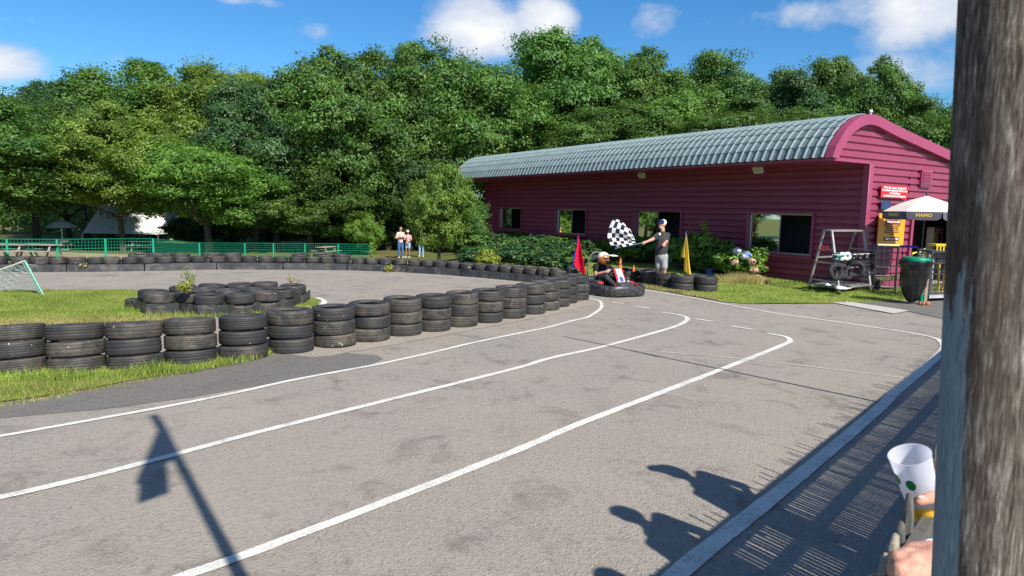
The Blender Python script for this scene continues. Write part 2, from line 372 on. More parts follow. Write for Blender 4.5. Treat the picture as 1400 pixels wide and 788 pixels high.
flat('infield_lawn', infield, .016, M['lawn'])
rim = [G(x, y) for x, y in [(-40, 452), (0, 448), (120, 444), (200, 441), (260, 437), (340, 430), (424, 422)]]
rin = [G(x, y) for x, y in [(424, 420), (340, 426), (260, 431), (200, 435.5), (120, 437.5), (0, 439.5), (-40, 441)]]
flat('dry_grass_verge', wobble([p[:2] for p in rim + rin], .12, .3, 8), .024, M['dry'])
GL = [(-700, 520), (-60, 496), (60, 497), (160, 496), (260, 490), (330, 484), (384, 476), (386, 481), (330, 493), (250, 508), (150, 528), (60, 543), (0, 551), (-60, 560), (-700, 640)]
strip = wobble([G(x, y)[:2] for x, y in GL], .035, .2, 6); flat('grass_strip', strip, .02, M['lawn'])
right_poly = [p[:2] for p in GRASS_R] + [(14.2, 21.5), (11.0, 19.6), (8.2, 23.5), (3.5, 31), (1.0, 27), (1.2, 21), (2.2, 19.4)]
flat('right_lawn', wobble(right_poly, .05, .4, 9), .016, M['lawn'])
picn = [(-40, 24), (-16, 22.6), (-9, 24.6), (-4, 25), (-1.5, 24.2), (-2, 29), (-8, 31), (-16, 30), (-22, 33), (-40, 34)]
def drape(name, poly, dz, m):
    o = flat(name, poly, 0, m); bm = bmesh.new(); bm.from_mesh(o.data)
    bmesh.ops.subdivide_edges(bm, edges=bm.edges[:], cuts=5, use_grid_fill=True)
    for v in bm.verts: v.co.z = terrain(v.co.x, v.co.y) + dz
    bm.to_mesh(o.data); bm.free(); return o
drape('sandy_ground', wobble(picn, .2, 1.2, 4), .03, M['sand'])
flat('concrete_slab', [G(x, y)[:2] for x, y in [(1137, 414.6), (1160, 413.5), (1243, 426), (1222, 430)]], .02, M['concrete'])
flat('entrance_paving', [G(x, y)[:2] for x, y in [(1160, 413.5), (1246, 411.5), (1330, 405), (1420, 420), (1330, 445), (1243, 426.5)]], .012, M['patch'])
def stripe(name, pts, width, z=.008, m=None):
    """painted line; pts in photo pixels on the ground, width in metres (number or list)"""
    ps = [G(x, y) for x, y in pts]; fine = []
    for i in range(len(ps) - 1):                                    # Catmull-Rom
        p0 = ps[max(i - 1, 0)]; p1 = ps[i]; p2 = ps[i + 1]; p3 = ps[min(i + 2, len(ps) - 1)]
        k = max(2, int((p2 - p1).length / .12))
        for j in range(k):
            t = j / k; fine.append(.5 * ((2 * p1) + (p2 - p0) * t + (2 * p0 - 5 * p1 + 4 * p2 - p3) * t * t + (3 * p1 - p0 - 3 * p2 + p3) * t ** 3))
    fine.append(ps[-1]); b = MB(); n = len(fine); r = random.Random(len(name) + n)
    for i, p in enumerate(fine):
        t = (fine[min(i + 1, n - 1)] - fine[max(i - 1, 0)]).normalized(); q = Vector((-t.y, t.x, 0)); ww = width / 2
        b.v += [tuple(p + q * (ww + r.uniform(-.004, .004)) + Vector((0, 0, z))), tuple(p - q * (ww + r.uniform(-.004, .004)) + Vector((0, 0, z)))]
    b.f = [(2 * i + 1, 2 * i + 3, 2 * i + 2, 2 * i) for i in range(n - 1)]; b.m = [0] * (n - 1)
    return tag(b.build(name, m or M['paint']), kind='structure')
stripe('lane_marking', [(-900, 735), (-400, 657), (-60, 606), (0, 597.4), (154, 570), (247, 553), (327, 536.7), (373, 526.4), (420, 516.6), (495, 503), (534, 495.3), (600, 480.5), (645.7, 469.6), (718.8, 454.3), (752, 447.5), (782.8, 439), (800, 435.3), (811.4, 429.9), (822, 420.9), (820, 412.3), (805, 408)], .075)
stripe('lane_marking', [(-900, 868), (-400, 764), (-60, 694), (0, 681.4), (116.7, 654.4), (233.4, 624), (350, 592.7), (500, 555.4), (700, 505.7), (751.4, 490.7), (820, 475.7), (871, 462), (914, 450), (933.6, 442.3), (940, 436.3), (934, 432.4), (920, 429.5), (905.7, 427.7)], .09)
stripe('lane_marking', [(-700, 1130), (-300, 985), (0, 878), (120, 836), (190, 812), (254, 788), (327, 763), (420, 728), (500, 697.8), (700, 619.3), (785.7, 582.9), (850, 558), (914, 533.6), (991.5, 503.6), (1043, 483.4), (1077, 469.3), (1080, 466), (1077, 462), (1065, 459), (1049, 456.4)], .095)
for p in ([(1000, 446.6), (1029, 450.9)], [(950.7, 436.3), (974, 440)], [(869, 419.6), (888.6, 422)], [(836, 413.6), (853.4, 415.7)]): stripe('lane_marking', p, .085)
stripe('lane_marking', [(875.7, 396.4), (940, 406.3), (1000, 417.9), (1064, 429.4), (1128.6, 438.4), (1193, 447.9), (1248.6, 456.4), (1278.6, 462.9), (1289, 469)], .085)
stripe('edge_marking', [(1286, 466), (1291, 473), (1288, 481), (1274, 494.9), (1253, 513), (1221, 539.9), (1202, 559.3), (1128.6, 622), (1048, 688), (957, 760), (922, 790), (850, 850)], .125, .010)
stripe('lane_marking', [(560, 375.4), (603, 377.6), (663, 382), (694, 385.4)], .05); stripe('lane_marking', [(704, 386.6), (740, 389.8)], .06)
stripe('lane_marking', [(-40, 374.2), (70, 373.2), (210, 371.7)], .05)
stripe('lane_marking', [(414, 406.2), (430, 408), (441, 411), (443.5, 415), (437, 419.5), (424, 423.5)], .12, .02)
stripe('cord_on_track', [(860, 478.7), (930, 484), (1000, 490), (1110, 502.5), (1235, 517.5)], .016, .012)
# sand swept against the foot of the tyre row
flat('dust_strip', wobble([G(x, y)[:2] for x, y in [(384, 476), (430, 465), (520, 452), (640, 432), (740, 418), (775, 407), (803, 408), (806, 418), (780, 425), (740, 434), (660, 449), (560, 468), (500, 479), (432, 489), (386, 484)]], .05, .18, 12), .006, mat_asphalt('dusty_asphalt', (.2, .18, .15), (.33, .3, .255), .2))
# ------------------------------------------------------------------ tyres
def tyre_mesh(name, R=.315, W=.2, n=56, grooves=4, m=None, bead=.205, flatten=0):
    b = MB(); h = W / 2; gd = .008; prof = [(bead, -h * .62), (bead + .015, -h * .86), (R - .075, -h * 1.0), (R - .04, -h * .98), (R - .018, -h * .91), (R - .006, -h * .79)]
    z0, z1 = -h * .72, h * .72; k = grooves
    for i in range(k):
        zc = z0 + (z1 - z0) * (i + .5) / k; g = .0042
        prof += [(R - .003, zc - g * 1.35), (R - gd, zc - g), (R - gd, zc + g), (R - .003, zc + g * 1.35)]
        if i < k - 1: prof += [(R, zc + (z1 - z0) / k * .5)]
    prof += [(R - .006, h * .79), (R - .018, h * .91), (R - .04, h * .98), (R - .075, h), (bead + .015, h * .86), (bead, h * .62), (bead + .03, h * .5), (R - .045, h * .55), (R - .03, 0), (R - .045, -h * .55), (bead + .03, -h * .5)]
    b.lathe(prof, n, closed=True)
    r = random.Random(name)
    for i, p in enumerate(b.v):
        a = math.atan2(p[1], p[0]); s = 1 + .012 * math.sin(2 * a + 1) + .006 * math.sin(5 * a)
        b.v[i] = (p[0] * s, p[1] * s, p[2])
    o = b.build(name, m or M['rubber'], smooth=True, ang=50); me = o.data; bpy.data.objects.remove(o); return me
TY = [tyre_mesh('tyre', .315, .2), tyre_mesh('tyre', .318, .205, grooves=3), tyre_mesh('tyre', .308, .195, grooves=5), tyre_mesh('tyre', .316, .2, grooves=3, m=M['rubber_block']), tyre_mesh('tyre', .312, .198, grooves=2, m=M['rubber_block'])]
TYS = tyre_mesh('tyre', .27, .185, 44, 4, bead=.165)
def tyre(me, loc, rz, tilt=(0, 0), label='', group='', s=1):
    o = bpy.data.objects.new('tyre', me); COL.objects.link(o); o.location = loc; o.rotation_euler = (tilt[0], tilt[1], rz); o.scale = (s, s, s)
    return tag(o, label, 'tyre', group)
STK = [(27, 515), (105, 513), (186, 510), (262, 502.5), (333, 495), (398, 485), (457, 477.5), (505, 469), (551, 461), (592, 455), (631, 448.7), (666, 443), (698, 437), (725.6, 431), (747, 425), (761, 420.5), (772, 416), (784, 412.5)]
LEV = ['bottom', 'middle', 'topmost']; r = random.Random(11)
extra = [(-.63 + G(27, 515).x, G(27, 515).y - .05)]
cent = []
for x, y in STK:
    p = G(x, y); v = Vector((p.x, p.y, 0)).normalized(); c = p + v * .315; cent.append(c)
# even the spacing out so that neighbours touch without running into each other
for _ in range(60):
    for i in range(len(cent)):
        for j in range(i + 1, len(cent)):
            d = cent[j] - cent[i]; L = d.length
            if L < .645: cent[i] -= d * ((.645 - L) / L * .25); cent[j] += d * ((.645 - L) / L * .25)
for i, c in enumerate(cent):
    for k in range(3):
        me = TY[r.choice([0, 0, 1, 2, 2, 3, 4])]
        if i == 4 and k == 1: me = TY[3]
        lt = -[.125, .125, .115, .085, .065, .04, .02][i] if i < 7 else 0; vd = Vector((-c.x, -c.y, 0)).normalized(); hh = .102 + .2 * k + lt * .25
        o_t = tyre(me, (c.x + r.uniform(-.012, .012) + vd.x * lt * hh, c.y + r.uniform(-.012, .012) + vd.y * lt * hh, hh), r.uniform(0, 6.3), (0, 0),
             'black car tyre, %s in the %s stack from the left of the front wall' % (LEV[k], ordn(i + 1)), 'tyres stacked three high along the track')
        q_ = Matrix.Rotation(lt + r.uniform(-.015, .015), 3, Vector((-vd.y, vd.x, 0))) @ Matrix.Rotation(r.uniform(-.02, .02), 3, vd) @ Matrix.Rotation(o_t.rotation_euler.z, 3, 'Z'); o_t.rotation_euler = q_.to_euler(); sq = r.uniform(1.0, 1.045) if i < 9 else r.uniform(.97, 1.025); o_t.scale = (sq * r.uniform(.985, 1.015), sq, r.uniform(.95, 1.06))
# island of tyres on the infield
ISL = [(182, 200), (262, 212), (405, 215), (582, 222), (773, 220), (953, 208), (1095, 185), (1188, 157), (430, 172), (630, 152), (790, 147), (950, 140), (700, 188), (880, 180), (520, 178)]
ic = [G(180 + x / 5.385, 360 + y / 5.385, .4) for x, y in ISL]
for _ in range(40):
    for i in range(len(ic)):
        for j in range(i + 1, len(ic)):
            d = ic[j] - ic[i]; d.z = 0; L = d.length
            if L < .53: ic[i] -= d * ((.53 - L) / L * .25); ic[j] += d * ((.53 - L) / L * .25)
rank_ = {}
for grp in (list(range(8)), list(range(8, len(ic)))):
    for n_, i in enumerate(sorted(grp, key=lambda q: px_of(ic[q]))): rank_[i] = ordn(n_ + 1)
for i, c in enumerate(ic):
    front = i < 8
    tyre(TYS, (c.x, c.y, .305), r.uniform(0, 6.3), (r.uniform(-.05, .05), r.uniform(-.05, .05)), 'black tyre, %s from the left in the %s row atop the infield heap' % (rank_[i], 'front' if front else 'back'), 'tyres heaped on the infield island')
    if front or i in (9, 11): tyre(TYS, (c.x, c.y, .1), r.uniform(0, 6.3), (0, 0), 'black tyre under the %s %s tyre of the infield heap, counted from the left' % (rank_[i], 'front' if front else 'back'), 'tyres heaped on the infield island')
ctr = sum(ic, Vector()) / len(ic)
ringf = [ic[i] for i in range(0, 8)]; b = MB(); pts = []
for i, c in enumerate(ringf):
    d = (c - ctr); d.z = 0
    v = Vector((-.25, -1, 0)).normalized() if i not in (0, 7) else d.normalized()
    if i == 6: v = Vector((.5, -1, 0)).normalized()
    pts.append(c + v * .31)
pts = [pts[0] + Vector((-.05, .35, 0))] + pts + [pts[-1] + Vector((-.03, .3, 0))]
for i in range(len(pts) - 1):
    a, c = pts[i], pts[i + 1]; t = (c - a).normalized(); nn = Vector((t.y, -t.x, 0)) * .01
    b.hexa([Vector((q.x, q.y, z)) for z in (0, .225) for q in (a + nn, c + nn, c - nn, a - nn)])
o = b.build('rubber_belt', M['belt']); tag(o, 'black rubber belt wrapped round the foot of the infield tyre heap', 'rubber belt')
b = MB(); q = pts[0]; b.box((q.x - .14, q.y - .1, .1), (.2, .22, .2)); o = b.build('rubber_block', M['belt'], bevel=.012); tag(o, 'square black block at the left end of the infield tyre heap', 'block')
# far wall: a rubber clad kerb with a row of tyres lying along its top
flen = [0]
for i in range(1, len(FAR)): flen.append(flen[-1] + (FAR[i] - FAR[i - 1]).length)
def far_at(s):
    s = max(0, min(flen[-1], s))
    for i in range(1, len(flen)):
        if s <= flen[i] + 1e-6:
            t = (FAR[i] - FAR[i - 1]).normalized(); return FAR[i - 1].lerp(FAR[i], (s - flen[i - 1]) / (flen[i] - flen[i - 1])), t
nb = 9; sv = .0
while px_of(far_at(sv)[0]) < -25: sv += .1
for k in range(nb):
    s0 = sv + (flen[-1] - sv) * k / nb + (.015 if k else 0); s1 = sv + (flen[-1] - sv) * (k + 1) / nb - .015; b = MB(); nn = 8; rr = random.Random(k)
    for i in range(nn + 1):
        p, t = far_at(s0 + (s1 - s0) * i / nn); q = Vector((-t.y, t.x, 0)); wv = rr.uniform(-.015, .015)
        b.v += [tuple(p + q * wv + Vector((0, 0, .0))), tuple(p + q * (wv + .02) + Vector((0, 0, .215))), tuple(p + q * .6 + Vector((0, 0, .215))), tuple(p + q * .6)]
    for i in range(nn): b.add([], []); b.f += [(4 * i + j, 4 * i + 4 + j, 4 * i + 5 + j, 4 * i + 1 + j) for j in range(3)]; b.m += [0] * 3
    b.f += [(0, 1, 2, 3), (4 * nn + 3, 4 * nn + 2, 4 * nn + 1, 4 * nn)]; b.m += [0, 0]
    o = b.build('rubber_belt', M['belt']); tag(o, 'black rubber belt facing the far wall, %s length from the left' % ordn(k + 1), 'rubber belt', 'rubber belts along the far tyre wall')
s = .3; i = 0; r = random.Random(21)
while px_of(far_at(s)[0]) < -8: s += .1
while s < flen[-1] - .3:
    i += 1; p, t = far_at(s); q = Vector((-t.y, t.x, 0)); c = p + q * .3; sh = sstep(14, 19, s)
    rz = math.atan2(t.y, t.x)
    tyre(TYS, (c.x, c.y, .31 + .025 * sh), rz, (r.uniform(-.05, .05), .3 * sh + r.uniform(-.05, .05)), 'black tyre, %s from the left along the top of the far wall' % ordn(i), 'tyres along the top of the far wall').scale = (.85, .85, 1.02)
    s += .468 - .03 * sh + r.uniform(-.015, .015)
# second row glimpsed behind, at the left
for k in range(8):
    p, t = far_at(4.4 + k * .62 if k < 5 else 9.0 + (k - 5) * .62); q = Vector((-t.y, t.x, 0)); c = p + q * .93
    tyre(TY[k % 3], (c.x, c.y, terrain(c.x, c.y) + .37), k, (.05, .06), 'black tyre, %s in the short second row behind the far wall' % ordn(k + 1), 'tyres behind the far wall', .96)
    tyre(TY[k % 3], (c.x, c.y, terrain(c.x, c.y) + .17), k, (0, 0), 'black tyre under the %s of the short row behind the far wall' % ordn(k + 1), 'tyres behind the far wall', .96)
RT = [(957, 400), (929, 398), (909, 395), (892, 392), (878, 390), (860, 388.5), (843, 387)]
rtc = [G(x, y) + Vector((G(x, y).x, G(x, y).y, 0)).normalized() * .31 for x, y in RT]
for _ in range(40):
    for i in range(len(rtc) - 1):
        d = rtc[i + 1] - rtc[i]; L = d.length
        if L < .63: rtc[i] -= d * ((.63 - L) / L * .25); rtc[i + 1] += d * ((.63 - L) / L * .25)
for i, c in enumerate(rtc):
    for k in range(2):
        tyre(TY[(i + k) % 3], (c.x, c.y, .115 + .2 * k), i, (r.uniform(-.03, .03), .12 * k if i not in (0, 1) else .02), 'black tyre, %s layer, %s from the right in the row beside the marshal' % (['lower', 'upper'][k], ordn(i + 1)), 'tyres in the row beside the marshal')
c = rtc[0] + Vector((-.15, .6, 0)); tyre(TY[1], (c.x, c.y, .115), 1, (0, 0), 'lower black tyre behind the right end of the row beside the marshal', 'tyres in the row beside the marshal'); tyre(TY[0], (c.x, c.y, .315), 1, (0, 0), 'upper black tyre behind the right end of the row beside the marshal', 'tyres in the row beside the marshal')
# ------------------------------------------------------------------ foliage
def leaves_mesh(name, P, Nn, size, tint, seed, aspect=.55, bend=.18):
    """P leaf centres (n,3), Nn facing normals; each leaf is two triangles folded along the midrib"""
    g = np.random.default_rng(seed); n = len(P)
    Nn = Nn / (np.linalg.norm(Nn, axis=1, keepdims=True) + 1e-9)
    a = g.normal(size=(n, 3)); a -= (a * Nn).sum(1, keepdims=True) * Nn; a /= np.linalg.norm(a, axis=1, keepdims=True) + 1e-9
    bb = np.cross(Nn, a); L = (np.asarray(size) * g.uniform(.65, 1.3, n))[:, None] * .5
    V = np.empty((n, 4, 3)); V[:, 0] = P - a * L; V[:, 1] = P + bb * L * aspect + Nn * L * bend; V[:, 2] = P + a * L; V[:, 3] = P - bb * L * aspect + Nn * L * bend
    me = bpy.data.meshes.new(name); me.vertices.add(4 * n); me.vertices.foreach_set('co', V.reshape(-1).astype(np.float32))
    i = np.arange(n) * 4; F = np.stack([i, i + 1, i + 2, i, i + 2, i + 3], 1).reshape(-1)
    me.loops.add(6 * n); me.loops.foreach_set('vertex_index', F.astype(np.int32)); me.polygons.add(2 * n)
    me.polygons.foreach_set('loop_start', (np.arange(2 * n) * 3).astype(np.int32))
    at_ = me.attributes.new('tint', 'FLOAT', 'POINT'); at_.data.foreach_set('value', np.repeat(np.clip(tint, 0, 1), 4).astype(np.float32))
    me.update(calc_edges=True); return me
def crown_points(seed, n_lobe=30, n_cl=24, n_leaf=48, lobe_r=(.26, .44), clump=.095, base=-.75, shape=None):
    g = np.random.default_rng(seed); P = []; Nn = []; T = []
    k = 0; cents = []
    while len(cents) < n_lobe:
        d = g.normal(size=3); d /= np.linalg.norm(d); q = d * g.uniform(.4, .9) * np.array([1, 1, g.uniform(.75, 1.05)])
        if q[2] < base: continue
        if shape is not None: q = shape(q, g)
        if all(np.linalg.norm(q - c) > .21 for c in cents) or g.random() < .08: cents.append(q)
    for c in cents:
        R = g.uniform(*lobe_r); lt = g.uniform(-.14, .14)
        for _ in range(n_cl):
            d = g.normal(size=3); d[2] = d[2] * .9 + .18; d /= np.linalg.norm(d)
            out = c / (np.linalg.norm(c) + 1e-6)
            if d @ out < -.45: d = -d
            q = c + d * R * g.uniform(.55, 1.3) * np.array([1, 1, .85]); cr = clump * g.uniform(.6, 1.35); ct = g.uniform(-.2, .2)
            m = int(n_leaf * g.uniform(.6, 1.4)); off = np.clip(g.normal(size=(m, 3)), -1.5, 1.5) * cr * np.array([1, 1, .62])
            P.append(q + off); Nn.append(d * .85 + np.array([0, 0, .35]) + off / cr * .35 + g.normal(size=(m, 3)) * .5); T.append(.48 + lt * 1.3 + ct * 1.2 + g.normal(size=m) * .16)
    for _ in range(n_lobe * n_cl // 5):
        d = g.normal(size=3); d /= np.linalg.norm(d); q = d * g.uniform(.35, .97) * np.array([1, 1, .95]); m = int(n_leaf * .8); off = np.clip(g.normal(size=(m, 3)), -1.5, 1.5) * clump * g.uniform(.7, 1.4); P.append(q + off); Nn.append(d * .6 + np.array([0, 0, .4]) + g.normal(size=(m, 3)) * .6); T.append(.5 + g.uniform(-.25, .25) + g.normal(size=m) * .16)
    P = np.concatenate(P); rad = np.linalg.norm(P, axis=1); P = P / np.percentile(rad, 98); return P, np.concatenate(Nn), np.concatenate(T)
def crown_variant(name, seed, leaf, **kw):
    P, Nn, T = crown_points(seed, **kw); return leaves_mesh(name, P, Nn, leaf, T, seed)
CROWNS = [crown_variant('crown', 100 + i, .035, n_lobe=46, n_cl=32, n_leaf=78, lobe_r=(.13, .34), clump=.06) for i in range(5)]
CROWNS_FINE = [crown_variant('crown', 150 + i, .05, n_lobe=48, n_cl=20, n_leaf=34, lobe_r=(.13, .26), clump=.06, base=-.85) for i in range(2)]
SHRUBS = [crown_variant('foliage', 200 + i, .17, n_lobe=16, n_cl=16, n_leaf=16, lobe_r=(.3, .5), clump=.11, base=-.5) for i in range(3)]
def trunk_mesh(seed, h, r0, crown_r, lean=.05):
    g = random.Random(seed); b = MB(); p = Vector((0, 0, -.3)); pts = [p]; k = 6
    dx, dy = g.uniform(-lean, lean), g.uniform(-lean, lean)
    for i in range(1, k + 1): pts.append(Vector((dx * h * i / k + g.uniform(-.06, .06), dy * h * i / k + g.uniform(-.06, .06), h * i / k)))
    b.tube(pts, [r0 * (1.35 if i == 0 else 1 - .55 * i / k) for i in range(k + 1)], 9)
    for j in range(8):
        i = g.randint(2, k - 1); s = pts[i]; a = j / 8 * 2 * PI + g.uniform(-.3, .3); L = crown_r * g.uniform(.55, .95); rise = g.uniform(.25, .9) * L
        q = [s, s + Vector((math.cos(a) * L * .4, math.sin(a) * L * .4, rise * .35)), s + Vector((math.cos(a) * L * .75, math.sin(a) * L * .75, rise * .8)), s + Vector((math.cos(a + .2) * L, math.sin(a + .2) * L, rise * 1.15))]
        b.tube(q, [r0 * .42, r0 * .3, r0 * .18, r0 * .06], 6)
        e = q[2]; b.tube([q[1], q[1] + Vector((math.cos(a - .7) * L * .4, math.sin(a - .7) * L * .4, rise * .3)), q[1] + Vector((math.cos(a - .8) * L * .65, math.sin(a - .8) * L * .65, rise * .5))], [r0 * .22, r0 * .14, r0 * .04], 5)
    return b
def tree(x, top, D, hw, leafm, label, group=None, zb=2.0, variant=None, seed=0, name='oak_tree', dep=None, low=0, r0=.2):
    """x, top: photo pixels of crown axis and crown top; D distance; hw half width in metres"""
    p = at(x, 330, D); gz = terrain(p.x, p.y) if D < 80 else -.6
    zt = at(x, top, D).z; root = empty(name, (p.x, p.y, gz), 0, label, 'tree', group)
    zb = zb; cz = (zt + zb) / 2 - gz; rz = (zt - zb) / 2
    me = variant or CROWNS[seed % 5]
    c = bpy.data.objects.new('crown', me); COL.objects.link(c); c.parent = root; c.location = (0, 0, cz); c.rotation_euler = (0, 0, seed * 1.37 + .4); c.scale = (hw * 1.2, (dep or hw) * 1.2, rz * 1.0)
    if not me.materials: me.materials.append(M['leaf_oak'])
    c.material_slots[0].link = 'OBJECT'; c.material_slots[0].material = leafm
    trunk_mesh(seed + 5, cz + rz * .2, r0, hw).build('trunk', M['bark'], root, smooth=True)
    return root
F_ = 'trees standing behind the far fence'; B_ = 'treetops along the skyline'
tree(-60, 118, 31, 4.6, M['leaf_oak'], 'broad dark oak at the left edge, behind the leftmost picnic table', F_, 0.5, seed=1)
tree(52, 118, 36, 4.2, M['leaf_oak'], 'full green oak rising over the grey parasol under the trees', F_, 0.9, seed=2)
tree(118, 102, 46, 4.6, M['leaf_dark'], 'dark oak behind the yellow-green tree and the marquee, first treetop from the left', B_, 3, seed=3)
tree(168, 143, 35.8, 3.3, M['leaf_yellow'], 'yellow-green tree with a pale trunk in front of the white marquee', F_, 0.8, seed=4, name='chestnut_tree', r0=.15)
tree(212, 86, 47, 5.2, M['leaf_mid'], 'tall green tree above the yellow-green one, second treetop from the left', B_, 3, seed=5)
tree(318, 86, 45, 4.0, M['leaf_yellow'], 'yellowish treetop between the tall green tree and the bluish dark oak', B_, 3, seed=6, name='chestnut_tree')
tree(285, 184, 36, 3.5, M['leaf_mid'], 'low rounded mid-green tree right of the white marquee', F_, 0.7, seed=7)
tree(378, 98, 40, 3.7, M['leaf_dark'], 'bluish dark oak standing left of the tree row centre', F_, 0.5, seed=8)
tree(455, 74, 40, 4.3, M['leaf_oak'], 'tall oak with clumped crown left of the small light bush by the fence', F_, 0.7, seed=9)
tree(530, 68, 42, 4.0, M['leaf_oak'], 'tall oak behind the women standing at the fence', F_, 0.7, seed=10)
tree(425, 213, 39, 3.3, M['leaf_oak'], 'lower oak with dense crown reaching down behind the green fence', F_, -0.3, seed=23)
tree(608, 62, 44, 4.6, M['leaf_oak'], 'tall oak rising just left of the far roof end', B_, 2.5, seed=11)
tree(690, 92, 47, 4.4, M['leaf_oak'], 'oak behind the far end of the roof, in the dip under the cloud', B_, 3, seed=12)
tree(778, 40, 50, 6.0, M['leaf_oak'], 'tallest oak of the skyline, above the middle of the roof', B_, 3, seed=13)
tree(868, 74, 47, 4.3, M['leaf_oak'], 'oak on the right flank of the tallest oak', B_, 3, seed=14)
tree(915, 120, 45, 3.6, M['leaf_mid'], 'lower yellow-tinged oak in the dip right of the tallest oak', B_, 3, seed=15)
tree(965, 76, 49, 4.4, M['leaf_oak'], 'oak above the near half of the roof, right of the skyline dip', B_, 3, seed=16)
tree(1045, 95, 47, 4.4, M['leaf_dark'], 'dark oak above the near end of the roof', B_, 3, seed=17)
tree(1105, 74, 49, 4.2, M['leaf_oak'], 'oak with a flat top left of the pink gable peak', B_, 3, seed=18)
tree(1178, 84, 44, 3.0, M['leaf_oak'], 'narrow oak whose top stands straight over the gable peak', B_, 3, seed=19)
tree(1258, 136, 42, 3.8, M['leaf_oak'], 'low oak behind the sloping right side of the gable', B_, 2, seed=20)
tree(1350, 132, 44, 4.2, M['leaf_oak'], 'low oak beside the wooden post, behind the gable', B_, 2, seed=21)
tree(1460, 120, 44, 4.4, M['leaf_dark'], 'oak beyond the right edge behind the wooden post', B_, 2, seed=22)
tree(840, 140, 43, 4.5, M['leaf_oak'], 'oak showing directly over the middle of the roof edge', B_, 3, seed=24)
tree(1010, 140, 42, 4.5, M['leaf_oak'], 'oak showing directly over the roof between window three and four', B_, 3, seed=25)
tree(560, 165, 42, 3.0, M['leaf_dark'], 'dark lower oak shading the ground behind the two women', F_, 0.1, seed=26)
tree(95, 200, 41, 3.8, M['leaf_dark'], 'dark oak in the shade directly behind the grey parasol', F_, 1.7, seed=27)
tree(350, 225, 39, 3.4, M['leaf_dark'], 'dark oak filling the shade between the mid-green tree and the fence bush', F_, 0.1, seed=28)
tree(645, 172, 43, 2.6, M['leaf_light'], 'light-green ash rising behind the far end of the roof', None, 1.5, CROWNS_FINE[0], 30, 'ash_tree', r0=.09)
tree(599, 212, 27.5, 1.3, M['leaf_light'], 'drooping light-green young tree beside the two women', None, .1, CROWNS_FINE[1], 31, 'ash_tree', r0=.07)
tree(634, 262, 29, 1.15, M['leaf_oak'], 'bushy green young tree hiding the far corner of the pink building', None, -.1, CROWNS_FINE[0], 32, 'ash_tree', r0=.07)
tree(498, 284, 37.5, 1.05, M['leaf_light'], 'small light-green bushy tree behind the green fence', None, -.5, CROWNS_FINE[1], 33, 'young_tree', r0=.05)
# trees beyond the left edge: they stand in the window reflections
for k, (x, y, h) in enumerate([(-33, 24, 9), (-34, 14, 10), (-36, 4, 9)]):
    root = empty('oak_tree', (x, y, 0), k, 'oak beyond the left edge of the track', 'tree', 'oaks beyond the left edge')
    c = bpy.data.objects.new('crown', CROWNS[k]); COL.objects.link(c); c.parent = root; c.location = (0, 0, h * .55); c.scale = (5, 5, h * .46); c.material_slots[0].link = 'OBJECT'; c.material_slots[0].material = M['leaf_oak']
    trunk_mesh(90 + k, h * .6, .25, 4).build('trunk', M['bark'], root, smooth=True)
# undergrowth closing the wood behind the trunks
g = np.random.default_rng(5); n = 46000; X = g.uniform(-46, 34, n)
Y = 50 + 3 * np.sin(X * .3) + g.normal(size=n) * 1.2; Z = -.6 + np.abs(g.normal(size=n)) * 1.1 + g.uniform(0, 1.6, n) * (np.sin(X * .9) * .5 + .6)
me = leaves_mesh('undergrowth', np.stack([X, Y, Z], 1), g.normal(size=(n, 3)) + np.array([0, -.6, .8]), .3, g.uniform(.1, .8, n), 5)
me.materials.append(M['leaf_mid']); o = bpy.data.objects.new('undergrowth', me); COL.objects.link(o); tag(o, kind='stuff', label='low green undergrowth closing the wood behind the trunks')
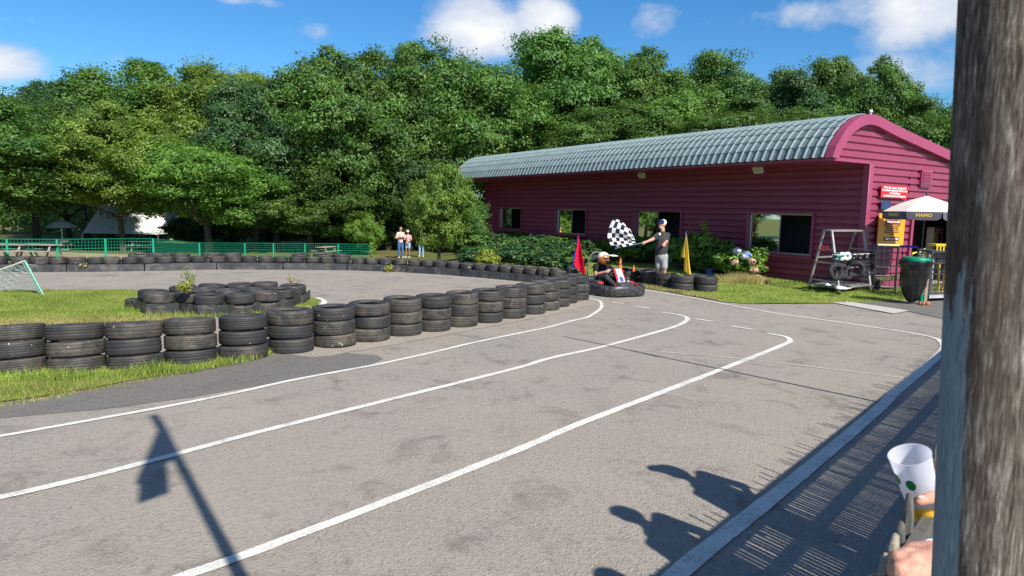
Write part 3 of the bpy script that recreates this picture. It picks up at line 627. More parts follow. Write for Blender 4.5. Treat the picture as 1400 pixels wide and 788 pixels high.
# ------------------------------------------------------------------ grass blades
def inside(poly, x, y):
    px = np.array([p[0] for p in poly]); py = np.array([p[1] for p in poly]); c = np.zeros(len(x), bool); j = len(px) - 1
    for i in range(len(px)):
        cond = ((py[i] > y) != (py[j] > y)) & (x < (px[j] - px[i]) * (y - py[i]) / (py[j] - py[i] + 1e-12) + px[i]); c ^= cond; j = i
    return c
def blades(name, poly, n, h, wdt, m, seed, z=.015, clump=0, keep=None):
    g = np.random.default_rng(seed); xs_ = [p[0] for p in poly]; ys_ = [p[1] for p in poly]
    x = g.uniform(min(xs_), max(xs_), n * 3); y = g.uniform(min(ys_), max(ys_), n * 3)
    ok = inside(poly, x, y); x = x[ok][:n]; y = y[ok][:n]
    if keep is not None: k_ = keep(x, y, g); x = x[k_]; y = y[k_]
    n = len(x); den = .5 + .5 * np.sin(x * 3.1 + 2 * np.sin(y * 2.3)) * np.sin(y * 2.7 + x); H = h * g.uniform(.35, 1.25, n) * (.6 + .8 * den)
    a = g.uniform(0, 2 * PI, n); dx = np.cos(a) * wdt; dy = np.sin(a) * wdt; la = g.uniform(0, 2 * PI, n); ln = H * g.uniform(.1, .75, n)
    V = np.empty((n, 5, 3)); V[:, 0] = np.stack([x - dx, y - dy, 0 * x + z], 1); V[:, 1] = np.stack([x + dx, y + dy, 0 * x + z], 1)
    mx = x + np.cos(la) * ln * .35; my = y + np.sin(la) * ln * .35
    V[:, 2] = np.stack([mx + dx * .7, my + dy * .7, z + H * .6], 1); V[:, 3] = np.stack([mx - dx * .7, my - dy * .7, z + H * .6], 1)
    V[:, 4] = np.stack([x + np.cos(la) * ln, y + np.sin(la) * ln, z + H], 1)
    me = bpy.data.meshes.new(name); me.vertices.add(5 * n); me.vertices.foreach_set('co', V.reshape(-1).astype(np.float32)); i = np.arange(n) * 5
    F = np.stack([i, i + 1, i + 2, i, i + 2, i + 3, i + 3, i + 2, i + 4], 1).reshape(-1); me.loops.add(9 * n); me.loops.foreach_set('vertex_index', F.astype(np.int32))
    me.polygons.add(3 * n); me.polygons.foreach_set('loop_start', (np.arange(3 * n) * 3).astype(np.int32))
    t = me.attributes.new('tint', 'FLOAT', 'POINT'); t.data.foreach_set('value', np.repeat(np.clip(.5 + (den - .5) * -.5 + g.normal(size=n) * .22, 0, 1), 5).astype(np.float32))
    me.update(calc_edges=True); me.materials.append(m); o = bpy.data.objects.new(name, me); COL.objects.link(o); return tag(o, kind='stuff')
blades('grass', strip, 48000, .042, .0035, M['blade'], 1, .018)
blades('dry_grass', strip, 22000, .045, .003, M['blade_dry'], 2, .018)
edge_ = wobble([G(x, y)[:2] for x, y in [(-60, 548), (0, 541), (60, 534), (150, 519), (250, 500), (330, 487), (386, 477), (392, 482), (335, 496), (252, 512), (152, 533), (62, 548), (0, 557), (-60, 566)]], .05, .12, 16)
blades('grass', edge_, 3500, .04, .0035, M['blade'], 31, .004); blades('dry_grass', edge_, 3000, .035, .0035, M['blade_dry'], 32, .004)
# longer tufts against the foot of the tyres
foot = [(c.x + math.cos(a) * .45, c.y + math.sin(a) * .45) for c in cent[:5] for a in (-2.2, -1.0)]
tuft = wobble([G(x, y)[:2] for x, y in [(-30, 514), (60, 517), (160, 515), (230, 511), (300, 502), (372, 486), (386, 482), (345, 495), (260, 512), (160, 523), (60, 527), (-30, 530)]], .03, .2, 4)
blades('grass', tuft, 7000, .12, .0042, M['blade'], 3, .018)
blades('grass', infield, 80000, .034, .0055, M['blade'], 4, .014)
blades('dry_grass', [p[:2] for p in rim + rin], 9000, .045, .005, M['blade_dry'], 5, .02)
isl_foot = [(c.x * 1.0, c.y) for c in pts]; ip = [(p.x - .05, p.y - .5) for p in pts] + [(p.x, p.y - .04) for p in reversed(pts)]
blades('grass', ip, 1600, .1, .005, M['blade'], 6, .014)
rl = right_poly
blades('grass', rl, 42000, .05, .007, M['blade'], 7, .014)
blades('dry_grass', [p[:2] for p in GRASS_R[:4]] + [tuple((p + Vector((.1, .55, 0)))[:2]) for p in reversed(GRASS_R[:4])], 5000, .06, .006, M['blade_dry'], 8, .016)
# ------------------------------------------------------------------ the pink building
NB = G(1183, 394); E1 = Vector((-.519, .855, 0)).normalized(); E2 = Vector((E1.y, -E1.x, 0))
def BP(u, s, z): return NB + E2 * u + E1 * s + Vector((0, 0, z))
U0_ = -.32; LEN = 23.3
bld = empty('building', BP(4, 10, 0), 0, 'long pink metal clad building with curved grey tiled roof and four windows', 'building')
BPL = lambda u, s, z: BP(u, s, z) - Vector(bld.location)
PROF = [(0.0, 0), (.118, 0), (.134, -.05), (.172, -.05), (.212, 0)]; PER = .212      # one cladding board: face, groove
def siding(b, a0, a1, z0, z1, fn, slope=None):
    """horizontal boards between a0..a1, z0..z1; fn(a, off, z) -> point"""
    k = math.floor(z0 / PER) - 1; seq = []
    while k * PER < z1 + PER:
        for h, d in PROF[:-1]: seq.append((k * PER + h, d))
        k += 1
    pts_ = []
    for (za, da), (zb, db) in zip(seq[:-1], seq[1:]):
        if zb <= z0 or za >= z1: continue
        f0 = max(0, (z0 - za) / (zb - za)); f1 = min(1, (z1 - za) / (zb - za))
        pts_.append(((za + (zb - za) * f0, da + (db - da) * f0), (za + (zb - za) * f1, da + (db - da) * f1)))
    for (za, da), (zb, db) in pts_:
        if zb - za < 1e-5: continue
        b.add([fn(a0, da, za), fn(a1, da, za), fn(a1, db, zb), fn(a0, db, zb)], [(0, 1, 2, 3)])
lw = lambda s, d, z: BPL(U0_ - d, s, z)       # long wall faces -E2
gw = lambda u, d, z: BPL(u, -d, z)            # gable faces -E1
def WL(x, y):
    p = on_plane(x, y, BP(U0_, 0, 0), E2); return (p - NB).dot(E1), p.z
wins = []
for (xl, yl, xr, yr) in [(683.5, 283, 713, 311.5), (761.5, 287, 801, 320), (869, 290, 929, 346), (1024.5, 297, 1108, 347)]:
    s1, z1 = WL(xl, yl); s0, z0 = WL(xr, yr); wins.append([s0, s1, z0, z1])
for w_ in wins: w_[3] = 2.16
wins[0][2] = 1.02; wins[1][2] = 1.0; wins[2][2] = .45; wins[3][2] = .86
b = MB(); ops = sorted(wins); a = 0
for s0, s1, z0, z1 in ops:
    siding(b, a, s0, -.7, 3.72, lw); siding(b, s0, s1, -.7, z0, lw); siding(b, s0, s1, z1, 3.72, lw); a = s1
siding(b, a, LEN, -.7, 3.72, lw)
b.build('long_wall', M['pink'], bld)
RP = [(-2.33, 3.71), (-2.2, 4.03), (-2.0, 4.285), (-1.76, 4.55), (-1.48, 4.75), (-1.21, 4.89), (-.94, 4.976), (-.656, 5.014), (-.43, 5.012), (-.2155, 4.985), (.1, 4.92), (.68, 4.797), (2.4, 4.505), (4.236, 4.198), (9.6, 3.3)]
def rz_(u):
    for (a, c), (d, e) in zip(RP[:-1], RP[1:]):
        if a <= u <= d: return c + (e - c) * (u - a) / (d - a)
    return RP[-1][1]
DU0, DU1, DZ = 2.19, 4.9, 2.3                 # the open doorway in the gable
b = MB(); step = .07; u = -2.28
while u < 9.5:
    u1 = min(u + step if u < -.2 or abs(u) < .3 else u + .25, 9.5)
    zt = min(rz_(u), rz_(u1)) - .05; zb = 3.72 if u1 <= U0_ + .001 else -.4
    if DU0 <= (u + u1) / 2 <= DU1: zb = DZ
    if u < U0_ < u1: u1 = U0_
    if u < DU0 < u1: u1 = DU0
    if u < DU1 < u1: u1 = DU1
    siding(b, u, u1, zb, zt, gw); u = u1
b.build('gable_wall', M['pink'], bld)
b = MB()                                       # far gable, back wall, soffit, inner shell
b.add([BPL(-2.3, LEN, 3.72)] + [BPL(u, LEN, z - .04) for u, z in RP] + [BPL(9.5, LEN, -.7), BPL(U0_, LEN, -.7), BPL(U0_, LEN, 3.72)], [tuple(range(len(RP) + 4))])
b.add([BPL(9.5, 0, -.7), BPL(9.5, LEN, -.7), BPL(9.5, LEN, 3.35), BPL(9.5, 0, 3.35)], [(0, 1, 2, 3)])
b.build('rear_wall', M['pink'], bld)
b = MB(); b.hexa([BPL(-2.3, -.02, 3.66), BPL(-2.3, LEN + .02, 3.66), BPL(U0_, LEN + .02, 3.66), BPL(U0_, -.02, 3.66), BPL(-2.3, -.02, 3.72), BPL(-2.3, LEN + .02, 3.72), BPL(U0_, LEN + .02, 3.72), BPL(U0_, -.02, 3.72)])
b.build('soffit', M['pink_trim'], bld)
# fascia over the gable
def fascia(s0, s1, nm):
    b = MB(); inner = []
    for i, (u, z) in enumerate(RP):
        p0 = RP[max(i - 1, 0)]; p1 = RP[min(i + 1, len(RP) - 1)]; tx, tz = p1[0] - p0[0], p1[1] - p0[1]; L = math.hypot(tx, tz); inner.append((u + tz / L * .27, z - tx / L * .27))
    inner[0] = (-2.06, 3.69)
    for (o0, o1, i0, i1) in zip(RP[:-1], RP[1:], inner[:-1], inner[1:]):
        b.hexa([BPL(i0[0], s0, i0[1]), BPL(i1[0], s0, i1[1]), BPL(i1[0], s1, i1[1]), BPL(i0[0], s1, i0[1]), BPL(o0[0], s0, o0[1] + .02), BPL(o1[0], s0, o1[1] + .02), BPL(o1[0], s1, o1[1] + .02), BPL(o0[0], s1, o0[1] + .02)])
    return b.build(nm, M['pink_trim'], bld, smooth=True, weld=True, ang=40)
fascia(-.16, .1, 'fascia'); fascia(LEN + .02, LEN + .2, 'fascia')
b = MB(); b.hexa([BPL(U0_ - .05, -.06, -.3), BPL(U0_ + .16, -.06, -.3), BPL(U0_ + .16, .14, -.3), BPL(U0_ - .05, .14, -.3), BPL(U0_ - .05, -.06, 3.655), BPL(U0_ + .16, -.06, 3.655), BPL(U0_ + .16, .14, 3.655), BPL(U0_ - .05, .14, 3.655)])
b.build('corner_trim', M['pink_trim'], bld, bevel=.01)
# roof: pressed metal tiles, ribs running over the vault
dense = []
for (a, c) in zip(RP[:-1], RP[1:]):
    L = math.hypot(c[0] - a[0], c[1] - a[1]); k = max(1, round(L / .09))
    dense += [(a[0] + (c[0] - a[0]) * i / k, a[1] + (c[1] - a[1]) * i / k) for i in range(k)]
dense.append(RP[-1]); dense = [d for d in dense if d[0] < 2.5] + [(4.2, 4.2), (6.5, 3.82), RP[-1]]
for _ in range(3): dense = [dense[0]] + [((dense[i-1][0] + 2 * dense[i][0] + dense[i+1][0]) / 4, (dense[i-1][1] + 2 * dense[i][1] + dense[i+1][1]) / 4) for i in range(1, len(dense) - 1)] + [dense[-1]]
RIB = .285; rows = []; arc = 0; b = MB(); prof = []
s = .1
while s < LEN - .1:
    for f, h in ((0, .0), (.1, .032), (.2, .041), (.3, .032), (.42, 0.0), (.7, -.004)): prof.append((s + f * RIB, h))
    s += RIB
TILE = .36; prev = None; lines = []
for i, (u, z) in enumerate(dense):
    p0 = dense[max(i - 1, 0)]; p1 = dense[min(i + 1, len(dense) - 1)]; tx, tz = p1[0] - p0[0], p1[1] - p0[1]; L = math.hypot(tx, tz); nx, nz_ = -tz / L, tx / L
    if prev: arc += math.hypot(u - prev[0], z - prev[1])
    prev = (u, z); lines.append((u, z, nx, nz_, arc))
grid = []
tot = lines[-1][4]; k = 0; samples = []
while k * TILE < 6.0: samples += [k * TILE, k * TILE + TILE * .5, (k + 1) * TILE - .004]; k += 1
samples += [tot]
def at_arc(a):
    for q0, q1 in zip(lines[:-1], lines[1:]):
        if q0[4] <= a <= q1[4]:
            t = (a - q0[4]) / max(1e-6, q1[4] - q0[4]); return [q0[j] + (q1[j] - q0[j]) * t for j in range(5)]
    return lines[-1]
for ai, a in enumerate(samples):
    u, z, nx, nzz, _ = at_arc(a); lift = .03 + (.019 * (1 - (a % TILE) / TILE) if a < 6 else 0)
    for s, h in prof: b.v.append(tuple(BPL(u + nx * (h + lift), s, z + nzz * (h + lift))))
npf = len(prof)
b.f = [(i * npf + j, i * npf + j + 1, (i + 1) * npf + j + 1, (i + 1) * npf + j) for i in range(len(samples) - 1) for j in range(npf - 1)]; b.m = [0] * len(b.f)
b.build('roof', M['roof'], bld, smooth=True, ang=28)
# inside: floor and a dark screen that closes the view
b = MB(); b.box(Vector(BP(4.6, 11.8, .0)) - Vector(bld.location), (9.6, 23.4, .04), 0, Matrix((E2, E1, Vector((0, 0, 1)))).transposed())
b.build('floor', M['concrete'], bld)
b = MB(); b.add([BPL(U0_ + .9, .3, 0), BPL(U0_ + .9, LEN - .2, 0), BPL(U0_ + .9, LEN - .2, 3.5), BPL(U0_ + .9, .3, 3.5)], [(0, 1, 2, 3)]); b.build('dark_backing', M['dark'], bld)  # near-black sheet added in place of the unlit room
mw = mat('panel_beige', (.36, .24, .2), .7, var=.08)
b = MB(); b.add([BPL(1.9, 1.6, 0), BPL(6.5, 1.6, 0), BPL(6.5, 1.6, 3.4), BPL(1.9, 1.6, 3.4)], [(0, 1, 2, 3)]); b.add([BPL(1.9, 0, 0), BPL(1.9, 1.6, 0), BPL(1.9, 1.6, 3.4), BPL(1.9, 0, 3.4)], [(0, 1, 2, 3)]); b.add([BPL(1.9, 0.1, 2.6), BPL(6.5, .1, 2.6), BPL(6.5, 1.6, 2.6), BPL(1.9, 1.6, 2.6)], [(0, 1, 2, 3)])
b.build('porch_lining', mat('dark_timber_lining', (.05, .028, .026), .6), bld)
def qbox(b, u0, u1, s0, s1, z0, z1, m=0):
    b.hexa([BPL(u0, s0, z0), BPL(u1, s0, z0), BPL(u1, s1, z0), BPL(u0, s1, z0), BPL(u0, s0, z1), BPL(u1, s0, z1), BPL(u1, s1, z1), BPL(u0, s1, z1)], m)
b = MB(); qbox(b, 2.45, 3.3, 1.5, 1.56, 0, 1.72); b.build('panel', mw, bld)
b = MB(); qbox(b, DU0 - .1, DU0 + .02, -.07, .12, -.1, DZ); qbox(b, DU1 - .02, DU1 + .1, -.07, .12, -.1, DZ); qbox(b, DU0 - .1, DU1 + .1, -.072, .122, DZ, DZ + .12)
b.build('door_frame', M['pink_trim'], bld)
dz = on_plane(1264, 245, NB, E1)
b = MB(); q = (dz - NB).dot(E2); qbox(b, q - .3, q + .3, -.07, .0, dz.z - .27, dz.z + .27)
for k in range(7): qbox(b, q - .25, q + .25, -.1, -.07, dz.z - .22 + k * .068, dz.z - .19 + k * .068)
b.build('vent_grille', M['pink_trim'], bld)
for i, (s0, s1, z0, z1) in enumerate(wins):
    f = MB(); o_ = U0_
    e = .075
    for (a0, a1, b0, b1) in ((s0 - e, s1 + e, z1, z1 + e), (s0 - e, s1 + e, z0 - e, z0), (s0 - e, s0, z0, z1), (s1, s1 + e, z0, z1)):
        qbox(f, o_ - .07, o_ + .1, a0, a1, b0, b1)
    fo = f.build('window', M['frame'], bld)
    f = MB(); qbox(f, o_ - .13, o_ + .02, s0 - .12, s1 + .12, z0 - e - .045, z0 - e - .002); f.build('sill', M['pink_trim'], fo)
    ms = (s0 + s1) / 2; t = .035
    f = MB()
    for (a0, a1) in ((s0, ms), (ms, s1)):
        oo = o_ + (.02 if a0 == s0 else .06)
        if i != 2 or a0 == s0: pass
        qbox(f, oo, oo + .035, a0, a0 + t, z0, z1); qbox(f, oo, oo + .035, a1 - t, a1, z0, z1); qbox(f, oo, oo + .034, a0 + t, a1 - t, z1 - t, z1); qbox(f, oo, oo + .034, a0 + t, a1 - t, z0, z0 + t)
    f.build('sash', M['alu'] if i != 2 else M['frame'], fo)
    f = MB(); oo = o_ + .075; f.add([BPL(oo, ms + t, z0 + t), BPL(oo, s1 - t, z0 + t), BPL(oo, s1 - t, z1 - t), BPL(oo, ms + t, z1 - t)], [(0, 1, 2, 3)]); f.build('pane', M['glass'], fo)
# lamp on the gable peak, floodlights under the eave
b = MB(); b.tube([BPL(-.55, -.05, 5.03), BPL(-.55, -.05, 5.12)], .025, 8); b.ball(BPL(-.55, -.05, 5.13), .05); o = b.build('roof_lamp', M['white_plastic'], smooth=True); o.location = bld.location
tag(o, 'small white lamp on the peak of the pink gable', 'lamp')
def flood(x, y, label):
    p = on_plane(x, y, BP(-.9, 0, 0), E2); root = empty('floodlight', p, math.atan2(E1.y, E1.x), label, 'floodlight', 'floodlights under the eave')
    b = MB(); b.box((0, .05, -.02), (.34, .12, .24), 0, Matrix.Rotation(-.5, 3, 'X')); b.build('housing', M['white_plastic'], root, bevel=.015)
    b = MB(); b.box((0, .118, -.06), (.29, .012, .19), 0, Matrix.Rotation(-.5, 3, 'X')); b.build('lens', mat('lamp_lens', (.5, .5, .48), .2), root)
    b = MB(); b.bar((0, 0, .1), (0, 0, 3.66 - p.z), .035); b.build('bracket', M['alu'], root)
flood(665.5, 244.5, 'white floodlight under the eave at the far end of the building')
flood(879, 239, 'small floodlight under the middle of the eave above the marshal')
flood(1038, 231.5, 'white floodlight under the eave near the gable corner')
# signs on the gable
def text_mesh(s, size, m, parent, mtx, name='lettering', align='CENTER', bold=.0):
    cu = bpy.data.curves.new(name, 'FONT'); cu.body = s; cu.size = size; cu.align_x = align; cu.align_y = 'CENTER'; cu.extrude = .001; cu.offset = bold; cu.space_line = 1.05
    o = bpy.data.objects.new(name, cu); COL.objects.link(o); dg = bpy.context.evaluated_depsgraph_get(); me = bpy.data.meshes.new_from_object(o.evaluated_get(dg)); bpy.data.objects.remove(o)
    me.materials.clear(); me.materials.append(m); o = bpy.data.objects.new(name, me); COL.objects.link(o); o.parent = parent; o.matrix_local = mtx; return o
M['red_sign'] = mat('red_sign', (.62, .01, .02), .4, var=.05); M['white_paint'] = mat('white_sign_paint', (.85, .85, .85), .5, var=.03); M['orange_sign'] = mat('orange_sign', (.85, .33, .015), .45, var=.05); M['ink'] = mat('dark_ink', (.03, .02, .03), .6)
def wall_board(name, xl, yt, xr, yb, m, label):
    p0 = on_plane(xl, yt, BP(0, -.08, 0), E1); p1 = on_plane(xr, yb, BP(0, -.08, 0), E1); q0 = on_plane(xl, yb, BP(0, -.08, 0), E1)
    u0, u1 = (p0 - NB).dot(E2), (p1 - NB).dot(E2); zt, zb = p0.z, q0.z; w_, h_ = u1 - u0, zt - zb
    root = empty(name, BP((u0 + u1) / 2, -.08, (zt + zb) / 2), math.atan2(E2.y, E2.x), label, 'sign')
    b = MB(); b.box((0, 0, 0), (w_, .03, h_)); b.build('board', m, root, bevel=.004); return root, w_, h_
RX = Matrix.Rotation(PI / 2, 4, 'X')
root, w_, h_ = wall_board('sign', 1205, 253, 1240, 270.5, M['red_sign'], 'red sign with white French lettering high on the pink gable')
for i, (tx, sz) in enumerate([('Pour des raisons de sécurité', .108), ('les enfants restent en tribune sous', .1), ('la surveillance', .108), ('des adultes qui les accompagnent', .095)]):
    text_mesh(tx, sz * w_ / 1.5, M['white_paint'], root, Matrix.Translation((0, -.018, h_ * (.33 - .215 * i))) @ RX, bold=.002)
root, w_, h_ = wall_board('sign', 1202, 292, 1234, 336, M['orange_sign'], 'tall orange notice board with dark print beside the doorway')
for i, (tx, z, sz) in enumerate([('CONSIGNES DE SÉCURITÉ', .46, .1), ('Ouvert tous les jours', .4, .085), ('enfants et adultes', .34, .085), ('Casque obligatoire en piste', .16, .085), ('Cheveux longs attachés', .1, .085), ('Chaussures fermées', .04, .085), ('Ne pas quitter le kart', -.02, .085), ('Respecter les drapeaux', -.08, .085), ('Merci', -.14, .085)]):
    text_mesh(tx, sz * w_ / 1.45, M['ink'], root, Matrix.Translation((0, -.018, h_ * z)) @ RX, bold=.001)
for zc, tx in ((.245, 'ATTENTION'), (-.29, 'KARTING')):
    b = MB(); b.box((.02 * w_, -.02, h_ * zc), (.56 * w_, .012, h_ * .115)); f = b.build('label_border', M['ink'], root)
    b = MB(); b.box((.02 * w_, -.028, h_ * zc), (.48 * w_, .008, h_ * .06)); b.build('label_plate', M['white_paint'], f)
    text_mesh(tx, .085 * w_ / 1.45, M['red_sign'], f, Matrix.Translation((.02 * w_, -.034, h_ * zc)) @ RX, bold=.001)
b = MB(); p = on_plane(1211, 280.5, BP(0, -.08, 0), E1); root = empty('sign', p, math.atan2(E2.y, E2.x), 'small dark blue plate half hidden above the parasol edge', 'sign')
b.box((0, 0, 0), (.5, .03, .26)); b.build('board', mat('navy_plate', (.03, .04, .12), .4), root, bevel=.004)
# ------------------------------------------------------------------ fused organic shapes
def fuse(b, voxel, smooth=4, name='body'):
    me = bpy.data.meshes.new(name); me.from_pydata([tuple(p) for p in b.v], [], b.f)
    bm = bmesh.new(); bm.from_mesh(me); bmesh.ops.recalc_face_normals(bm, faces=bm.faces[:]); bm.to_mesh(me); bm.free()
    o = bpy.data.objects.new(name, me); COL.objects.link(o)
    r_ = o.modifiers.new('r', 'REMESH'); r_.mode = 'VOXEL'; r_.voxel_size = voxel
    if smooth: s_ = o.modifiers.new('s', 'SMOOTH'); s_.iterations = smooth; s_.factor = .5
    dg = bpy.context.evaluated_depsgraph_get(); res = bpy.data.meshes.new_from_object(o.evaluated_get(dg)); res.name = name
    bpy.data.objects.remove(o); bpy.data.meshes.remove(me)
    res.polygons.foreach_set('use_smooth', [True] * len(res.polygons)); return res
def fused(b, name, m, parent, voxel, smooth=4):
    me = fuse(b, voxel, smooth, name); me.materials.append(m); o = bpy.data.objects.new(name, me); COL.objects.link(o); o.parent = parent; return o
def limb(b, pts, rs):
    b.tube(pts, rs, 10)
    for p, r_ in zip(pts, rs): b.ball(p, r_, n=10, k=6)
def hand(b, wrist, fwd, nrm, side, curl=.5, s=1.0, spread=.12):
    """palm and five fingers; fwd along the hand, nrm out of the back of the hand, side +1 puts the thumb on +lat"""
    fwd = Vector(fwd).normalized(); nrm = Vector(nrm); nrm = (nrm - fwd * nrm.dot(fwd)).normalized(); lat = fwd.cross(nrm).normalized() * side; w_ = Vector(wrist)
    q = Matrix((lat, fwd, nrm)).transposed()
    b.ball(w_ + fwd * .05 * s, (.042 * s, .05 * s, .016 * s), n=12, k=8, rot=q); b.ball(w_ + fwd * .012 * s, (.028 * s, .03 * s, .02 * s), rot=q)
    for i, (lo, L) in enumerate(((.031, .9), (.0105, 1.0), (-.0105, .94), (-.031, .75))):
        k = w_ + lat * lo * s + fwd * (.088 - .006 * abs(i - 1)) * s; d = (fwd + lat * (1.5 - i) * spread).normalized(); pts_ = [w_ + fwd * .045 * s + lat * lo * .8 * s, k]; a = 0; p = k
        for seg, cu in ((.045, curl * .9), (.028, curl * 1.15), (.022, curl * .8)):
            a += cu; p = p + (d * math.cos(a) - nrm * math.sin(a)) * seg * L * s; pts_.append(p)
        limb(b, pts_, [.0105 * s, .0108 * s, .0095 * s, .0088 * s, .0075 * s])
    p0 = w_ + lat * .026 * s + fwd * .018 * s; p1 = p0 + (lat * .75 + fwd * .62 - nrm * .25).normalized() * .042 * s; p2 = p1 + (fwd * .9 + lat * .25 - nrm * (.25 + .3 * curl)).normalized() * .034 * s; p3 = p2 + (fwd * .9 - lat * .1 - nrm * (.3 + .4 * curl)).normalized() * .026 * s
    limb(b, [p0, p1, p2, p3], [.0155 * s, .0125 * s, .0112 * s, .0088 * s])
M['skin'] = mat('skin', (.47, .205, .135), .5, var=.16, scale=28, spec=.4, col2=(.55, .3, .22), bump=.35, bscale=260); M['skin_dark'] = mat('tanned_skin', (.3, .145, .09), .5, var=.1, scale=9)
def cloth(name, c, **k): return mat(name, c, .85, var=k.pop('var', .14), scale=k.pop('scale', 9), bump=.25, bscale=60, spec=.15, **k)
M['charcoal'] = cloth('charcoal_cotton', (.045, .045, .05)); M['grey_cloth'] = cloth('grey_cotton', (.3, .31, .3)); M['denim'] = cloth('blue_denim', (.06, .13, .3)); M['pale_denim'] = cloth('pale_denim', (.28, .42, .6))
M['pale_pink'] = cloth('pale_pink_cloth', (.7, .45, .4)); M['flower'] = cloth('white_print_cloth', (.75, .6, .55), col2=(.55, .2, .25), scale=30); M['black_cloth'] = cloth('black_cloth', (.015, .015, .017)); M['white_cloth'] = cloth('white_cloth', (.78, .8, .84)); M['orange_cloth'] = cloth('orange_cloth', (.9, .33, .03)); M['navy_cloth'] = cloth('navy_cloth', (.02, .035, .1))
M['hair'] = mat('dark_hair', (.03, .018, .012), .5); M['red_hair'] = mat('auburn_hair', (.16, .045, .02), .5); M['beard'] = mat('white_beard', (.42, .4, .38), .8, bump=.5, bscale=90); M['eye'] = mat('eye_dark', (.01, .01, .01), .2)
def head(b, c, fwd, s=1.0):
    """skull, jaw, nose, ears around the head centre c looking along fwd"""
    f = Vector(fwd).normalized(); up = Vector((0, 0, 1)); f2 = (f - up * f.dot(up)).normalized(); r_ = f2.cross(up); q = Matrix((r_, f2, up)).transposed(); c = Vector(c)
    b.ball(c + up * .018 * s, (.077 * s, .097 * s, .1 * s), n=14, k=10, rot=q); b.ball(c + f2 * .03 * s - up * .055 * s, (.056 * s, .06 * s, .062 * s), rot=q)
    b.tube([c + f2 * .093 * s + up * .02 * s, c + f2 * .118 * s - up * .022 * s], [.009 * s, .017 * s], 8)
    for sd in (-1, 1): b.ball(c + r_ * .08 * s * sd - up * .005 * s, (.012 * s, .022 * s, .032 * s), rot=q); b.ball(c + r_ * .03 * s * sd + f2 * .09 * s + up * .032 * s, (.02 * s, .01 * s, .008 * s), rot=q)
    b.ball(c + f2 * .088 * s - up * .052 * s, (.026 * s, .012 * s, .008 * s), rot=q)
    return q, f2, r_
def eyes(c, fwd, parent, s=1.0):
    q = Matrix((Vector(fwd).normalized().cross(Vector((0, 0, 1))), Vector(fwd).normalized(), Vector((0, 0, 1)))).transposed(); b = MB()
    for sd in (-1, 1): b.ball(Vector(c) + q @ Vector((.031 * s * sd, .093 * s, .012 * s)), (.014 * s, .007 * s, .008 * s), n=8, k=6, rot=q)
    return b.build('eyes', M['eye'], parent, smooth=True)
